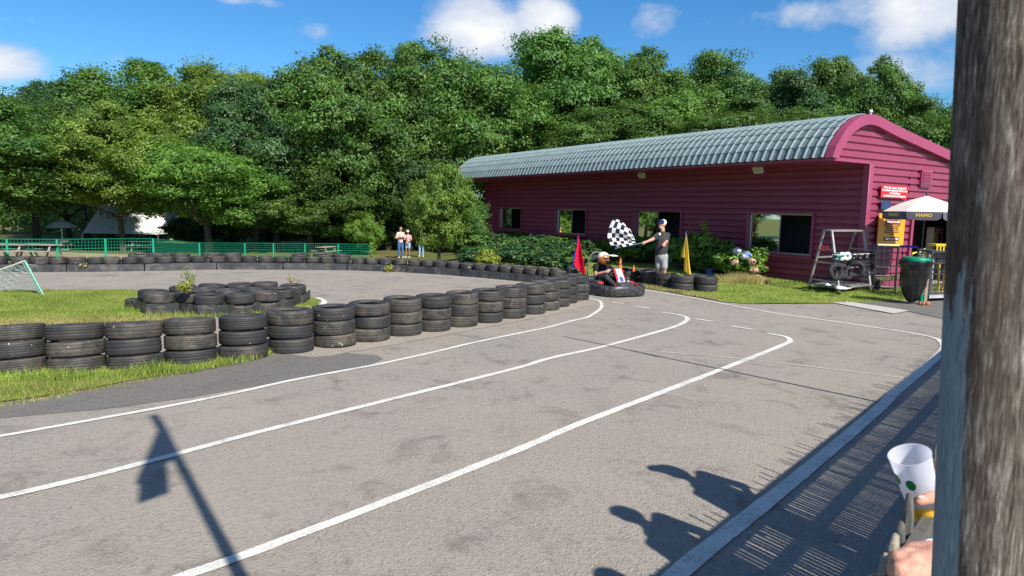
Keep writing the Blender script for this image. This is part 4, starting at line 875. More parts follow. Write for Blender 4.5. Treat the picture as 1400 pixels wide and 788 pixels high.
def person(name_label, loc, rz, group=None, H=1.7, shirt='pale_pink', sleeve=.5, trousers='denim', leg=1.0, hair='hair', long_hair=False, cap=None, arms=None, skin='skin', voxel=.016, shoes='white_cloth', fem=False, look=0, legs=None, hands=True):
    """standing figure built facing local +Y; arms: dict side -> (elbow, wrist)"""
    root = empty('person', loc, rz, name_label, 'person', group); k = H / 1.75; V = lambda *a: Vector(a) * k
    sw = .165 if fem else .195; J = {}
    arms = arms or {}; legs = legs or {}
    b = MB(); limb(b, [V(0, 0, .94), V(0, .005, 1.1), V(0, .0, 1.3), V(0, -.01, 1.42)], [.125 * k, (.105 if fem else .125) * k, .135 * k, .08 * k])
    limb(b, [V(0, -.01, 1.42), V(0, .01, 1.56)], [.06 * k, .052 * k])
    hd = V(0, .025, 1.635); fw = Vector((math.sin(look), math.cos(look), 0)); head(b, hd, fw, k)
    sh = MB(); limb(sh, [V(0, 0, .92), V(0, .005, 1.1), V(0, .0, 1.3), V(0, -.01, 1.42)], [.142 * k, (.122 if fem else .145) * k, .152 * k, .095 * k])
    for sd in (-1, 1):
        s0 = V(sw * sd, -.01, 1.405); e, w_ = arms.get(sd, (V((sw + .07) * sd, -.03, 1.13) / k, V((sw + .09) * sd, .1, .9) / k)); e = Vector(e) * k; w_ = Vector(w_) * k
        limb(b, [V(0, -.01, 1.38), s0, e, w_], [.07 * k, .055 * k, .042 * k, .028 * k])
        if hands: hand(b, w_, (w_ - e), Vector((sd, .3, .3)), -sd, .5, k * .95)
        if sleeve > 0:
            limb(sh, [V(0, -.01, 1.36), s0, s0.lerp(e, min(1, sleeve * 2))], [.09 * k, .07 * k, .06 * k])
            if sleeve > .5: limb(sh, [e, e.lerp(w_, (sleeve - .5) * 2)], [.058 * k, .045 * k])
    tr = MB(); so_ = MB(); limb(tr, [V(0, 0, .96), V(0, 0, .88)], [.135 * k, .135 * k])
    for sd in (-1, 1):
        h, kn, an = V(.085 * sd, 0, .9), V(.1 * sd, .03, .5), V(.105 * sd, 0, .09)
        if sd in legs: kn, an = [Vector(q) * k for q in legs[sd]]
        limb(b, [h, kn, an], [.085 * k, .055 * k, .036 * k]); toe = an + V(.02 * sd, .15, -.045); limb(b, [an, toe], [.036 * k, .03 * k])
        if leg > .5: limb(tr, [h, kn, kn.lerp(an, (leg - .5) * 2)], [.1 * k, .07 * k, .055 * k])
        else: limb(tr, [h, h.lerp(kn, leg * 2)], [.105 * k, .09 * k])
        limb(so_, [an + V(0, -.03, -.045), an + V(.01 * sd, .07, -.045), toe], [.045 * k, .045 * k, .038 * k])
    body = fused(b, 'body', M[skin], root, voxel, 3)
    fused(sh, 'shirt', M[shirt], root, voxel, 3); fused(tr, 'trousers' if leg > .5 else 'shorts', M[trousers], root, voxel, 3); fused(so_, 'shoes', M[shoes], root, voxel, 2)
    q = Matrix((fw.cross(Vector((0, 0, 1))), fw, Vector((0, 0, 1)))).transposed()
    hb = MB(); hb.ball(hd + q @ V(0, -.022, .035), Vector((.088, .1, .1)) * k, rot=q, n=14, k=10)
    if long_hair: limb(hb, [hd + q @ V(0, -.07, 0), hd + q @ V(0, -.1, -.16), hd + q @ V(0, -.09, -.27)], [.085 * k, .085 * k, .05 * k])
    if hair: fused(hb, 'hair', M[hair], root, voxel * .8, 2)
    eyes(hd, fw, root, k)
    if cap:
        cb = MB(); cb.ball(hd + q @ V(0, -.012, .055), Vector((.094, .108, .085)) * k, rot=q, n=14, k=10); o_ = hd + q @ V(0, .1, .052); cb.ball(o_, Vector((.08, .085, .012)) * k, rot=q)
        fused(cb, 'cap', M[cap], root, voxel * .8, 1)
    return root
# ------------------------------------------------------------------ the marshal, waving the chequered flag (posed from the photograph)
mp_ = G(906, 394.5); DM = depth_of(mp_); root = empty('person', mp_, 0, 'bearded marshal in charcoal tee and grey shorts waving a chequered flag', 'person')
def jm(x, y, dd=0): return at(x, y, DM + dd) - mp_
fwm = Vector((-.8, -.6, 0)).normalized()
b = MB(); limb(b, [jm(904.5, 352), jm(904, 343), jm(905, 331), jm(906, 321)], [.15, .165, .16, .1]); limb(b, [jm(906, 320), jm(906, 313)], [.065, .06])
hd = jm(905.5, 307.5); head(b, hd, fwm, 1.1)
ra = [jm(899.5, 322, -.02), jm(892, 327.5, -.2), jm(883.5, 331, -.33)]; la = [jm(912.5, 322, .03), jm(911, 331, -.13), jm(908.2, 333.5, -.4)]
limb(b, [jm(905, 322)] + ra, [.08, .066, .05, .034]); limb(b, [jm(906, 322)] + la, [.08, .066, .052, .036])
hand(b, ra[2], jm(880.5, 332, -.36) - ra[2], (0, -.6, .8), 1, .95, 1.1); hand(b, la[2], (la[2] - la[1]), (.2, -.3, 1), -1, 1.0, 1.1)
for sx, dx in ((900.5, .1), (908.5, -.05)):
    k1 = jm(sx + .3, 368.5, dx - .05); a1 = jm(sx + .2, 389.5, dx); limb(b, [jm(sx + .6, 352, dx), k1, a1], [.1, .064, .044]); limb(b, [a1, a1 + fwm * .17 + Vector((0, 0, -.05))], [.04, .035])
body = fused(b, 'body', M['skin'], root, .014, 3)
b = MB(); limb(b, [jm(904.3, 347.5), jm(904, 341), jm(905, 331), jm(906, 321)], [.172, .19, .182, .115])
for a_ in (ra, la): limb(b, [jm(905.5, 323), a_[0], a_[0].lerp(a_[1], .68)], [.11, .088, .078])
fused(b, 'shirt', M['charcoal'], root, .016, 4)
b = MB(); limb(b, [jm(904.5, 351.5), jm(904.5, 347)], [.168, .165])
for sx, dx in ((900.5, .1), (908.5, -.05)): limb(b, [jm(sx + .6, 352, dx), jm(sx + .2, 365.5, dx - .05)], [.115, .1])
fused(b, 'shorts', M['grey_cloth'], root, .016, 3)
b = MB()
for sx, dx in ((900.5, .1), (908.5, -.05)): a1 = jm(sx + .2, 391.6, dx); limb(b, [a1 - fwm * .06, a1 + fwm * .1, a1 + fwm * .2 + Vector((0, 0, -.02))], [.05, .052, .04])
fused(b, 'shoes', M['black_cloth'], root, .014, 2)
qm = Matrix((fwm.cross(Vector((0, 0, 1))), fwm, Vector((0, 0, 1)))).transposed()
b = MB(); b.ball(hd + qm @ Vector((0, .05, -.088)), (.055, .06, .04), rot=qm); b.ball(hd + qm @ Vector((0, .106, -.05)), (.034, .014, .011), rot=qm); fused(b, 'beard', M['beard'], root, .009, 1)
eyes(hd, fwm, root, 1.1)
b = MB(); b.ball(hd + qm @ Vector((0, -.015, .062)), (.104, .118, .092), rot=qm, n=16, k=10)
cp = fused(b, 'cap', M['white_cloth'], root, .009, 1)
b = MB(); b.ball(hd + qm @ Vector((0, .03, .07)), (.098, .085, .083), rot=qm); b.ball(hd + qm @ Vector((0, .115, .052)), (.085, .09, .012), rot=qm); fused(b, 'cap_front', M['navy_cloth'], cp, .009, 1)
b = MB(); c_ = jm(901.2, 320.5, -.21); b.ball(c_ + Vector((.02, .03, 0)), (.035, .02, .04)); b.build('shirt_badge', M['white_cloth'], root, smooth=True)
# chequered flag: cloth pulled out in the wind above a blue stick
def mat_check(name):
    m, nt, out = newmat(name); b_ = N(nt, 'BsdfPrincipled'); b_.inputs['Roughness'].default_value = .8; b_.inputs['Specular IOR Level'].default_value = .2
    uv = N(nt, 'TexCoord').outputs['UV']; ck = N(nt, 'TexChecker'); ck.inputs['Scale'].default_value = 7; ck.inputs[1].default_value = (.82, .81, .8, 1); ck.inputs[2].default_value = (.025, .025, .045, 1); lk(nt, uv, ck.inputs['Vector'])
    lk(nt, ck.outputs[0], b_.inputs['Base Color']); t_ = N(nt, 'BsdfTranslucent'); lk(nt, ck.outputs[0], t_.inputs[0]); mx = N(nt, 'MixShader'); mx.inputs[0].default_value = .25
    lk(nt, b_.outputs[0], mx.inputs[1]); lk(nt, t_.outputs[0], mx.inputs[2]); lk(nt, mx.outputs[0], out.inputs[0]); return m
fp = at(878, 332.5, DM - .36); root = empty('chequered_flag', fp, 0, 'black and white chequered flag flying from a blue stick in the marshal hand', 'flag')
def interp(tab, t):
    x = t * (len(tab) - 1); i = min(int(x), len(tab) - 2); f = x - i; return (tab[i][0] + (tab[i + 1][0] - tab[i][0]) * f, tab[i][1] + (tab[i + 1][1] - tab[i][1]) * f)
Bt = [(869.8, 334), (862, 335.6), (854, 337.4), (847, 339), (840, 339.8)]; Tp = [(866.5, 323), (861.5, 313.5), (853, 305.5), (846, 301), (838.6, 298.6)]; Lf = [(840, 339.8), (834, 334), (830.8, 325), (831.2, 314), (838.6, 298.6)]; Rt = [(869.8, 334), (868.5, 331), (868, 328.5), (867.5, 326), (866.5, 323)]
def flagp(u, v):
    bt, tp, lf, rt = interp(Bt, u), interp(Tp, u), interp(Lf, v), interp(Rt, v)
    c = [(1 - v) * bt[i] + v * tp[i] + (1 - u) * rt[i] + u * lf[i] - ((1 - u) * (1 - v) * Bt[0][i] + u * (1 - v) * Bt[-1][i] + (1 - u) * v * Tp[0][i] + u * v * Tp[-1][i]) for i in (0, 1)]
    return at(c[0], c[1], DM - .36 + .09 * math.sin(u * 7 + v * 3) * (.3 + v) + .05 * math.sin(v * 9 - u * 4) + .12 * v) - fp
nu, nv = 26, 22; b = MB(); b.sheet(flagp, nu, nv); o = b.build('flag_cloth', mat_check('chequered_cloth'), root, smooth=True); uvl = o.data.uv_layers.new()
for li, l in enumerate(o.data.loops):
    i, j = divmod(l.vertex_index, nv + 1); uvl.data[li].uv = (i / nu * 1.0, j / nv * .9)
b = MB(); b.tube([at(884, 331.2, DM - .33) - fp, at(870, 334.2, DM - .36) - fp, at(841, 340, DM - .36) - fp], .014, 8); b.build('stick', mat('blue_stick', (.01, .1, .3), .4), root, smooth=True)
# ------------------------------------------------------------------ standing flags and cones
def low_flag(name, pole_px, cloth_px, D, polec, clothc, label):
    o_ = at(pole_px[-1][0], pole_px[-1][1], D); root = empty(name, o_, 0, label, 'flag')
    b = MB(); b.tube([at(x, y, D) - o_ for x, y in pole_px], .014, 8); b.build('pole', polec, root, smooth=True)
    b = MB()
    for poly in cloth_px:
        top, l_, r_ = poly; n_ = 14; m_ = 8
        def fn(u, v):
            a = at(top[0] + (l_[0] - top[0]) * u, top[1] + (l_[1] - top[1]) * u, D); c = at(top[0] + (r_[0] - top[0]) * u, top[1] + (r_[1] - top[1]) * u, D)
            p = a.lerp(c, v); return p + CF * (-.03 - .09 * math.sin(v * 5.5 + 1 + len(label)) * u - .03 * math.sin(u * 6)) - o_
        b.sheet(fn, n_, m_)
    b.build('flag_cloth', clothc, root, smooth=True); return root
def mat_cloth_flag(name, c):
    m, nt, out = newmat(name); d = N(nt, 'BsdfDiffuse'); t_ = N(nt, 'BsdfTranslucent'); cc = ramp(nt, [(.3, [x * .85 for x in c]), (.7, c)], noise(nt, coord(nt), 14, 4, .6)); lk(nt, cc, d.inputs[0]); lk(nt, cc, t_.inputs[0])
    mx = N(nt, 'MixShader'); mx.inputs[0].default_value = .3; lk(nt, d.outputs[0], mx.inputs[1]); lk(nt, t_.outputs[0], mx.inputs[2]); lk(nt, mx.outputs[0], out.inputs[0]); return m
DR = depth_of(G(781, 384)) ; M['blue_pole'] = mat('blue_pole', (.02, .05, .45), .4)
low_flag('marker_flag', [(790.5, 322), (786, 345), (781.5, 370)], [((790.8, 322.5), (784.5, 362), (802, 381))], DR, M['blue_pole'], mat_cloth_flag('red_cloth', (.85, .02, .07)), 'red flag on a leaning blue pole at the end of the tyre row')
p = G(781, 384); tyre(TYS, (p.x, p.y, .1), 0, (0, 0), 'small black tyre under the foot of the red flag', 'tyres at the red flag', .72).scale = (.62, .62, 1.1); tyre(TYS, (p.x, p.y, .3), 0, (0, 0), 'small black tyre holding the pole of the red flag', 'tyres at the red flag').scale = (.62, .62, 1.1)
DY = depth_of(rtc[0]) - .15
low_flag('marker_flag', [(937.6, 317.5), (940, 345), (943, 379)], [((937.7, 318), (939, 375.5), (945.8, 375.7)), ((937.6, 319), (931.2, 352), (937.2, 353.5)), ((937.6, 330), (935.2, 371), (939.5, 375))], DY, M['blue_pole'], mat_cloth_flag('yellow_cloth', (.82, .62, .1)), 'furled yellow flag standing in the tyres right of the marshal')
def cone(x, y, z, h, label, white=False):
    p = G(x, y, z); root = empty('traffic_cone', p, .3, label, 'traffic cone'); b = MB(); k = h / .5
    b.box((0, 0, .012 * k), (.26 * k, .26 * k, .024 * k)); b.build('base', M['cone'], root, bevel=.006)
    b = MB(); b.lathe([(.1 * k, .024 * k), (.095 * k, .04 * k), (.03 * k, .49 * k), (.022 * k, .5 * k), (0, .5 * k)], 20); b.build('cone_body', M['cone'], root, smooth=True)
    b = MB(); f = lambda z_: (.1015 - .145 * (z_ - .02)) * k; b.lathe([(f(.08 if white else .26), (.08 if white else .26) * k), (f(.2 if white else .34), (.2 if white else .34) * k)], 20); b.build('band', M['white_plastic'] if white else M['cone_dim'], root, smooth=True); return root
M['cone'] = mat('orange_cone', (.85, .13, .025), .5, var=.1); M['cone_dim'] = mat('faded_orange_band', (.8, .2, .05), .5)
cone(847.5, 371, .42, .36, 'orange traffic cone standing on the tyres behind the kart'); cone(866.2, 371, .42, .17, 'small red cone with a white band on the tyres')
# ------------------------------------------------------------------ kart and driver
kp = G(831, 400.5); KR = math.radians(-153)
kart = empty('go_kart', kp, KR, 'red and white go-kart with a thick black bumper ring, driver aboard', 'go-kart')
M['kart_black'] = mat('scuffed_black_plastic', (.02, .021, .023), .42, var=.3, bump=.2, dirt=((.2, .19, .18), .5)); M['kart_red'] = mat('kart_red', (.6, .02, .03), .35, var=.08); M['hoop'] = mat('dull_steel', (.17, .175, .18), .5, .4); M['steel'] = mat('painted_steel', (.35, .36, .37), .45, .6)
b = MB(); loop = []
for i in range(48):
    a = 2 * PI * i / 48; n_ = 3.4; c_, s_ = math.cos(a), math.sin(a)
    loop.append(Vector((.66 * abs(c_) ** (2 / n_) * (1 if c_ > 0 else -1), .93 * abs(s_) ** (2 / n_) * (1 if s_ > 0 else -1), 0)))
sec = [(-.05, .035), (.02, .03), (.045, .07), (.05, .14), (.052, .2), (.035, .27), (.0, .3), (-.06, .285), (-.075, .2), (-.07, .08)]
for i, p in enumerate(loop):
    t = (loop[(i + 1) % 48] - loop[i - 1]).normalized(); nn = Vector((t.y, -t.x, 0))
    for o_, z in sec: b.v.append(tuple(p + nn * (o_ + .006 * math.sin(i * 1.9 + z * 20)) + Vector((0, 0, z - .012 + .01 * math.sin(i * .7)))))
ns = len(sec); b.f = [(i * ns + j, ((i + 1) % 48) * ns + j, ((i + 1) % 48) * ns + (j + 1) % ns, i * ns + (j + 1) % ns) for i in range(48) for j in range(ns)]; b.m = [0] * len(b.f)
b.build('bumper', M['kart_black'], kart, smooth=True, ang=60)
b = MB(); b.box((0, .05, .075), (.7, 1.5, .015)); b.tube([(-.3, -.8, .1), (-.3, .75, .1)], .016); b.tube([(.3, -.8, .1), (.3, .75, .1)], .016); b.tube([(-.5, -.55, .135), (.5, -.55, .135)], .02); b.tube([(-.5, .55, .135), (.5, .55, .135)], .014); b.build('chassis', M['steel'], kart)
for x in (-.5, .5):
    for y in (.55, -.55):
        wv = MB(); wm = Matrix.Translation((x, y, .135)) @ Matrix.Rotation(PI / 2, 4, 'Y'); wd = .065 if y > 0 else .09
        wv.lathe([(.07, -wd), (.12, -wd * .95), (.135, -wd * .7), (.137, 0), (.135, wd * .7), (.12, wd * .95), (.07, wd)], 22, mtx=wm); wo_ = wv.build('wheel', M['kart_black'], kart, smooth=True)
        wv = MB(); wv.lathe([(.0, wd * .5), (.068, wd * .5), (.07, wd), (.07, -wd), (.068, -wd * .5), (0, -wd * .5)], 16, mtx=wm); wv.build('rim', M['steel'], wo_, smooth=True)
for sd in (-1, 1):
    b = MB(); b.hexa([(sd * .36, -.32, .16), (sd * .58, -.3, .16), (sd * .58, .34, .16), (sd * .36, .36, .16), (sd * .38, -.3, .36), (sd * .57, -.28, .33), (sd * .57, .3, .31), (sd * .38, .34, .37)]); sp = b.build('side_pod', M['kart_black'], kart, bevel=.03, segs=2)
    b = MB(); b.box((sd * .585, 0, .245), (.012, .42, .09)); b.build('sticker', M['kart_red'], sp); b = MB(); b.box((sd * .47, .33, .3), (.16, .1, .05)); b.build('pod_tip', M['kart_red'], sp, bevel=.015)
b = MB(); b.hexa([(-.3, .62, .24), (.3, .62, .24), (.22, .86, .24), (-.22, .86, .24), (-.26, .62, .36), (.26, .62, .36), (.18, .84, .3), (-.18, .84, .3)]); b.build('nose', M['kart_black'], kart, bevel=.025, segs=2)
b = MB(); qn = Matrix.Rotation(math.radians(-58), 3, 'X'); b.box((0, .5, .47), (.27, .44, .03), 0, qn); pn = b.build('front_panel', M['kart_red'], kart, bevel=.012)
b = MB(); b.box(Vector((0, .5, .47)) + qn @ Vector((0, 0, .02)), (.17, .42, .012), 0, qn); b.build('panel_face', M['white_plastic'], pn)
b = MB(); b.box(Vector((0, .5, .47)) + qn @ Vector((0, .08, .028)), (.1, .14, .008), 0, qn); b.build('number_patch', M['blue_pole'], pn)
b = MB(); wc = Vector((0, .24, .55)); qw = Matrix.Rotation(math.radians(-40), 3, 'X'); b.tube([wc + qw @ Vector((.15 * math.cos(a), 0, .15 * math.sin(a))) for a in [2 * PI * i / 20 for i in range(20)]], .016, 8, closed=True); b.tube([wc + qw @ Vector((-.14, 0, 0)), wc + qw @ Vector((.14, 0, 0))], .012); b.tube([wc, (0, .62, .16)], .014); b.build('steering_wheel', M['kart_black'], kart, smooth=True)
b = MB(); limb(b, [(0, .02, .13), (0, -.28, .12)], [.1, .12])
def seat_fn(u, v):
    a = (v - .5) * 2; w_ = .21 + .03 * u; y = .05 - .36 * u - .12 * max(0, u - .5); z = .13 + .55 * max(0, u - .3) ** 1.2 + .16 * a * a
    return Vector((a * w_, y + .1 * a * a * u, z))
b = MB(); b.sheet(seat_fn, 10, 8); b.build('seat', M['kart_black'], kart, smooth=True, solid=.02, weld=True)
b = MB(); b.tube([(-.25, -.62, .12), (-.25, -.6, .75), (-.2, -.58, .93), (-.1, -.57, 1.02), (.1, -.57, 1.02), (.2, -.58, .93), (.25, -.6, .75), (.25, -.62, .12)], .019, 8); b.tube([(-.25, -.6, .6), (.25, -.6, .6)], .014); b.tube([(-.24, -.6, .8), (-.28, -.2, .4)], .013); b.build('roll_hoop', M['hoop'], kart, smooth=True)
b = MB(); b.box((0, -.56, .84), (.3, .05, .2)); b.build('headrest', M['charcoal'], kart, bevel=.02)
b = MB(); b.box((.3, -.42, .26), (.22, .3, .26)); b.tube([(.3, -.3, .38), (.3, -.2, .42), (.42, -.2, .3)], .03)
for k in range(5): b.box((.3, -.42, .17 + .045 * k), (.25, .33, .012))
b.build('engine', M['steel'], kart, bevel=.006)
for sd in (-1, 1):
    b = MB(); b.tube([(sd * .2, .52, .28), (sd * .34, .8, .3)], .02); b.build('front_rail', M['kart_red'], kart, smooth=True)
drv = empty('person', kp, KR, 'kart driver in orange and white helmet and black tee, hands on wheel', 'person')
b = MB(); limb(b, [(0, -.24, .27), (0, -.3, .42), (0, -.34, .6), (0, -.34, .7)], [.15, .14, .155, .09]); limb(b, [(0, -.33, .7), (0, -.29, .79)], [.06, .055]); head(b, (0, -.26, .86), (0, 1, 0), 1)
for sd in (-1, 1):
    s0 = Vector((sd * .19, -.33, .66)); e = Vector((sd * .33, -.1, .48)); w_ = Vector((sd * .17, .12, .56)); limb(b, [(0, -.33, .64), s0, e, w_], [.08, .062, .05, .034]); hand(b, w_, Vector((-sd * .05, .12, .02)), (sd, 0, .4), -sd, .9, 1)
    limb(b, [(sd * .1, -.2, .26), (sd * .2, .2, .43), (sd * .15, .58, .22)], [.085, .062, .045]); limb(b, [(sd * .15, .58, .2), (sd * .15, .66, .3)], [.04, .035])
fused(b, 'body', M['skin'], drv, .014, 3)
b = MB(); limb(b, [(0, -.24, .27), (0, -.3, .42), (0, -.34, .6), (0, -.34, .68)], [.17, .16, .175, .11])
for sd in (-1, 1): s0 = Vector((sd * .19, -.33, .66)); e = Vector((sd * .33, -.1, .48)); limb(b, [(0, -.33, .63), s0, s0.lerp(e, .62)], [.1, .08, .072])
fused(b, 'shirt', M['black_cloth'], drv, .016, 3)
b = MB()
for sd in (-1, 1): limb(b, [(sd * .1, -.2, .26), (sd * .2, .2, .43), (sd * .155, .5, .26)], [.105, .08, .06])
fused(b, 'trousers', M['charcoal'], drv, .016, 3)
b = MB(); b.ball((-.2, .2, .44), (.085, .09, .085)); fused(b, 'knee_pad', M['denim'], drv, .014, 2)
b = MB()
for sd in (-1, 1): limb(b, [(sd * .15, .57, .17), (sd * .15, .62, .27), (sd * .15, .64, .36)], [.05, .05, .042])
fused(b, 'shoes', M['grey_cloth'], drv, .014, 2)
hc = Vector((.0, -.25, .87)); b = MB(); b.ball(hc, (.145, .17, .165), n=26, k=18); b.ball(hc + Vector((0, .1, -.09)), (.1, .12, .075), n=20, k=12)
hel = fused(b, 'helmet', mat('helmet_orange', (.8, .2, .02), .25, var=.1, coat=.6, dirt=((.05, .05, .06), .75), scale=5), drv, .008, 2)
b = MB(); b.ball(hc + Vector((0, -.02, .04)), (.146, .165, .14), n=24, k=14); b.hexa([(-.12, .08, .98), (.12, .08, .98), (.1, .26, .965), (-.1, .26, .965), (-.11, .06, 1.0), (.11, .06, 1.0), (.09, .26, .982), (-.09, .26, .982)]); fused(b, 'helmet_shell', M['white_plastic'], hel, .008, 2)
b = MB(); b.ball(hc + Vector((0, .045, .015)), (.125, .14, .055), n=24, k=12); fused(b, 'visor', mat('visor_dark', (.02, .02, .025), .12), hel, .008, 2)
b = MB(); b.tube([hc + Vector((-.05, .2, -.09)), hc + Vector((.05, .2, -.09))], .03); b.build('chin_vent', M['black_cloth'], hel, smooth=True)
for sd in (-1, 1):
    b = MB(); w_ = Vector((sd * .17, .12, .56)); hand(b, w_, Vector((-sd * .05, .12, .02)), (sd, 0, .4), -sd, .95, 1.12); fused(b, 'glove', M['flower'], drv, .008, 1)
# ------------------------------------------------------------------ helmet rack on casters
P1, P2, P3 = G(1106, 396), G(1146, 403), G(1189, 398); P4 = P1 + (P3 - P2); RC = (P1 + P3) / 2
rack = empty('helmet_rack', RC, 0, 'tall grey metal A-frame rack on casters hung with karting helmets', 'rack'); M['rack'] = mat('galvanised_tube', (.36, .35, .33), .5, .55, var=.15)
ax = (P3 - P2); ax.z = 0; ay = (P1 - P2); ay.z = 0; HT = 1.72
mid1 = (P1 + P2) / 2; mid2 = (P3 + P4) / 2; b = MB(); L_ = lambda p, z: Vector((p.x, p.y, z)) - RC
t = .05
f1, bk1 = mid1.lerp(P2, .25), mid1.lerp(P1, .25); f2, bk2 = mid2.lerp(P3, .25), mid2.lerp(P4, .25)
for a_, c_ in ((P1, bk1), (P2, f1), (P3, f2), (P4, bk2)): b.bar(L_(a_, .16), L_(c_, HT), t)
for a_, c_ in ((bk1, f1), (f1, f2), (f2, bk2), (bk2, bk1)): b.bar(L_(a_, HT), L_(c_, HT), t * .95)
def rung(a_, c_, z): q = (z - .16) / (HT - .16); return L_(a_.lerp(c_, q), z)
for z in (.32, .82, 1.18):
    b.bar(rung(P1, bk1, z), rung(P2, f1, z), t * .85); b.bar(rung(P4, bk2, z), rung(P3, f2, z), t * .85)
b.bar(rung(P2, f1, .95), rung(P3, f2, .95), t * .85); b.bar(rung(P2, f1, .7), rung(P3, f2, .7), t * .6); b.bar(rung(P1, bk1, .95), rung(P4, bk2, .95), t * .85)
b.build('frame', M['rack'], rack)
b = MB(); b.hexa([L_(p_, z) for z in (.15, .2) for p_ in (P1, P2, P3, P4)]); b.build('tray', M['rack'], rack)
for p_ in (P1, P2, P3, P4):
    b = MB(); q = L_(p_, 0); mtx = Matrix.Translation(q + Vector((0, 0, .06))) @ Matrix.Rotation(PI / 2, 4, 'Y'); b.lathe([(.0, -.025), (.055, -.025), (.06, -.015), (.06, .015), (.055, .025), (0, .025)], 16, mtx=mtx); w0 = b.build('caster', M['kart_black'], rack, smooth=True)
    b = MB(); b.box(q + Vector((-.035, 0, .105)), (.008, .06, .1)); b.box(q + Vector((.035, 0, .105)), (.008, .06, .1)); b.box(q + Vector((0, 0, .15)), (.08, .07, .012)); b.build('fork', M['alu'], w0)
b = MB()
for k in range(5): a_ = rung(P1, bk1, 1.12).lerp(rung(P2, f1, 1.12), .2 + .15 * k); b.tube([a_, a_ + Vector((-.14, -.04, .18))], .01, 6)
b.build('peg', mat('red_peg', (.45, .03, .06), .5), rack)
def helmet(p, rz, shell, trim, label, s=1.0, drop=0):
    root = empty('helmet', p, rz, label, 'helmet', 'helmets hanging on the rack'); b = MB()
    b.ball((0, 0, 0), (.125 * s, .15 * s, .14 * s), n=20, k=14); b.ball((0, .08 * s, -.075 * s), (.09 * s, .1 * s, .065 * s)); fused(b, 'shell', shell, root, .01, 1)
    b = MB(); b.ball((0, .05 * s, .012 * s), (.112 * s, .12 * s, .05 * s), n=18, k=10); fused(b, 'visor', M['visor'], root, .01, 1)
    b = MB(); b.tube([Vector((.131 * s * math.cos(a), .0 + .155 * s * math.sin(a), .06 * s)) for a in [2 * PI * i / 20 for i in range(20)]], .012 * s, 6, closed=True); b.build('stripe', trim, root, smooth=True); return root
M['visor'] = mat('visor_smoke', (.02, .022, .025), .12); teal = mat('teal_plastic', (.01, .14, .14), .25, coat=.5); cyan = mat('cyan_plastic', (.02, .5, .6), .3); purple = mat('purple_plastic', (.18, .05, .5), .3); blackg = mat('black_gloss', (.012, .012, .013), .2, coat=.6); silver = mat('silver_shell', (.5, .5, .5), .25, .3)
D_ = lambda q: (rung(P2, f1, .95).lerp(rung(P3, f2, .95), q) + RC)
view = (RC - CAM); view.z = 0; view.normalize()
for q, sh, tr, lab, rz in [(.05, teal, M['white_plastic'], 'dark teal helmet with white rim, first from the left on the rack', 2.4), (.2, M['white_plastic'], cyan, 'white helmet with a cyan stripe beside the teal helmet', 2.2), (.36, M['white_plastic'], purple, 'white helmet with a purple stripe, third from the left on the rack', 2.2), (.55, blackg, silver, 'black and silver helmet in the middle of the rack row', 2.6), (.74, blackg, M['white_plastic'], 'black helmet with a white band right of the silver one', 2.7), (.95, blackg, M['white_plastic'], 'black and white helmet at the right end of the rack row', 2.9), (1.16, blackg, silver, 'black helmet hanging past the right leg of the rack', 3.0)]:
    p_ = D_(q) - view * .12 + Vector((0, 0, .07)); helmet(p_, rz, sh, tr, lab, .9)
def collar(p, r_, rz, tilt, label):
    b = MB(); b.tube([Vector((r_ * math.cos(a), .02 * math.sin(3 * a), r_ * math.sin(a))) for a in [2 * PI * i / 28 for i in range(28)]], .062 * r_ / .17, 10, closed=True)
    for k in range(14): a = 2 * PI * k / 14; c_ = Vector((r_ * math.cos(a), -.055 * r_ / .17, r_ * math.sin(a))); b.ball(c_, .02, n=6, k=4)
    o = b.build('neck_collar', M['collar'], smooth=True); o.location = p; o.rotation_euler = (tilt, 0, rz); return tag(o, label, 'neck collar', 'padded collars on the rack')
M['collar'] = cloth('padded_collar', (.016, .016, .02), col2=(.06, .058, .07), scale=12)
for q, r_, rz, lab, dz in [(.0, .19, .35, 'large black padded collar at the left end of the lower rack row', 0), (.17, .17, .5, 'black padded collar, second from the left on the rack', -.01), (.36, .15, .6, 'small black padded collar hanging lowest on the rack', -.07), (.62, .185, -.4, 'large black padded collar facing the track on the rack', .02), (.84, .16, .3, 'black padded collar right of the one facing the track', -.02), (1.06, .15, .15, 'black padded collar at the right end of the rack', .0)]:
    p_ = rung(P2, f1, .7).lerp(rung(P3, f2, .7), q) + RC - view * .14; collar(p_ + Vector((0, 0, -.08 + dz)), r_, rz, 0, lab)
for (x, y, lab, rz, s) in [(1133, 388, 'white and black shoe on the left of the rack tray', .6, 1.0), (1150, 393, 'white and black shoe on the front of the rack tray', .1, 1.0), (1157, 391, 'black trainer with white sole on the rack tray', .5, .9)]:
    p_ = G(x, y + 4, .2); root = empty('shoe', p_, rz, lab, 'shoe'); b = MB(); limb(b, [(-.1 * s, 0, .06), (.0, 0, .055), (.13 * s, 0, .04)], [.055, .05, .04]); fused(b, 'upper', M['kart_black'] if 'trainer' in lab else M['white_cloth'], root, .01, 1); b = MB(); b.box((.015, 0, .015), (.3 * s, .1, .03)); b.build('sole', M['white_plastic'] if 'trainer' in lab else M['black_cloth'], root, bevel=.01)
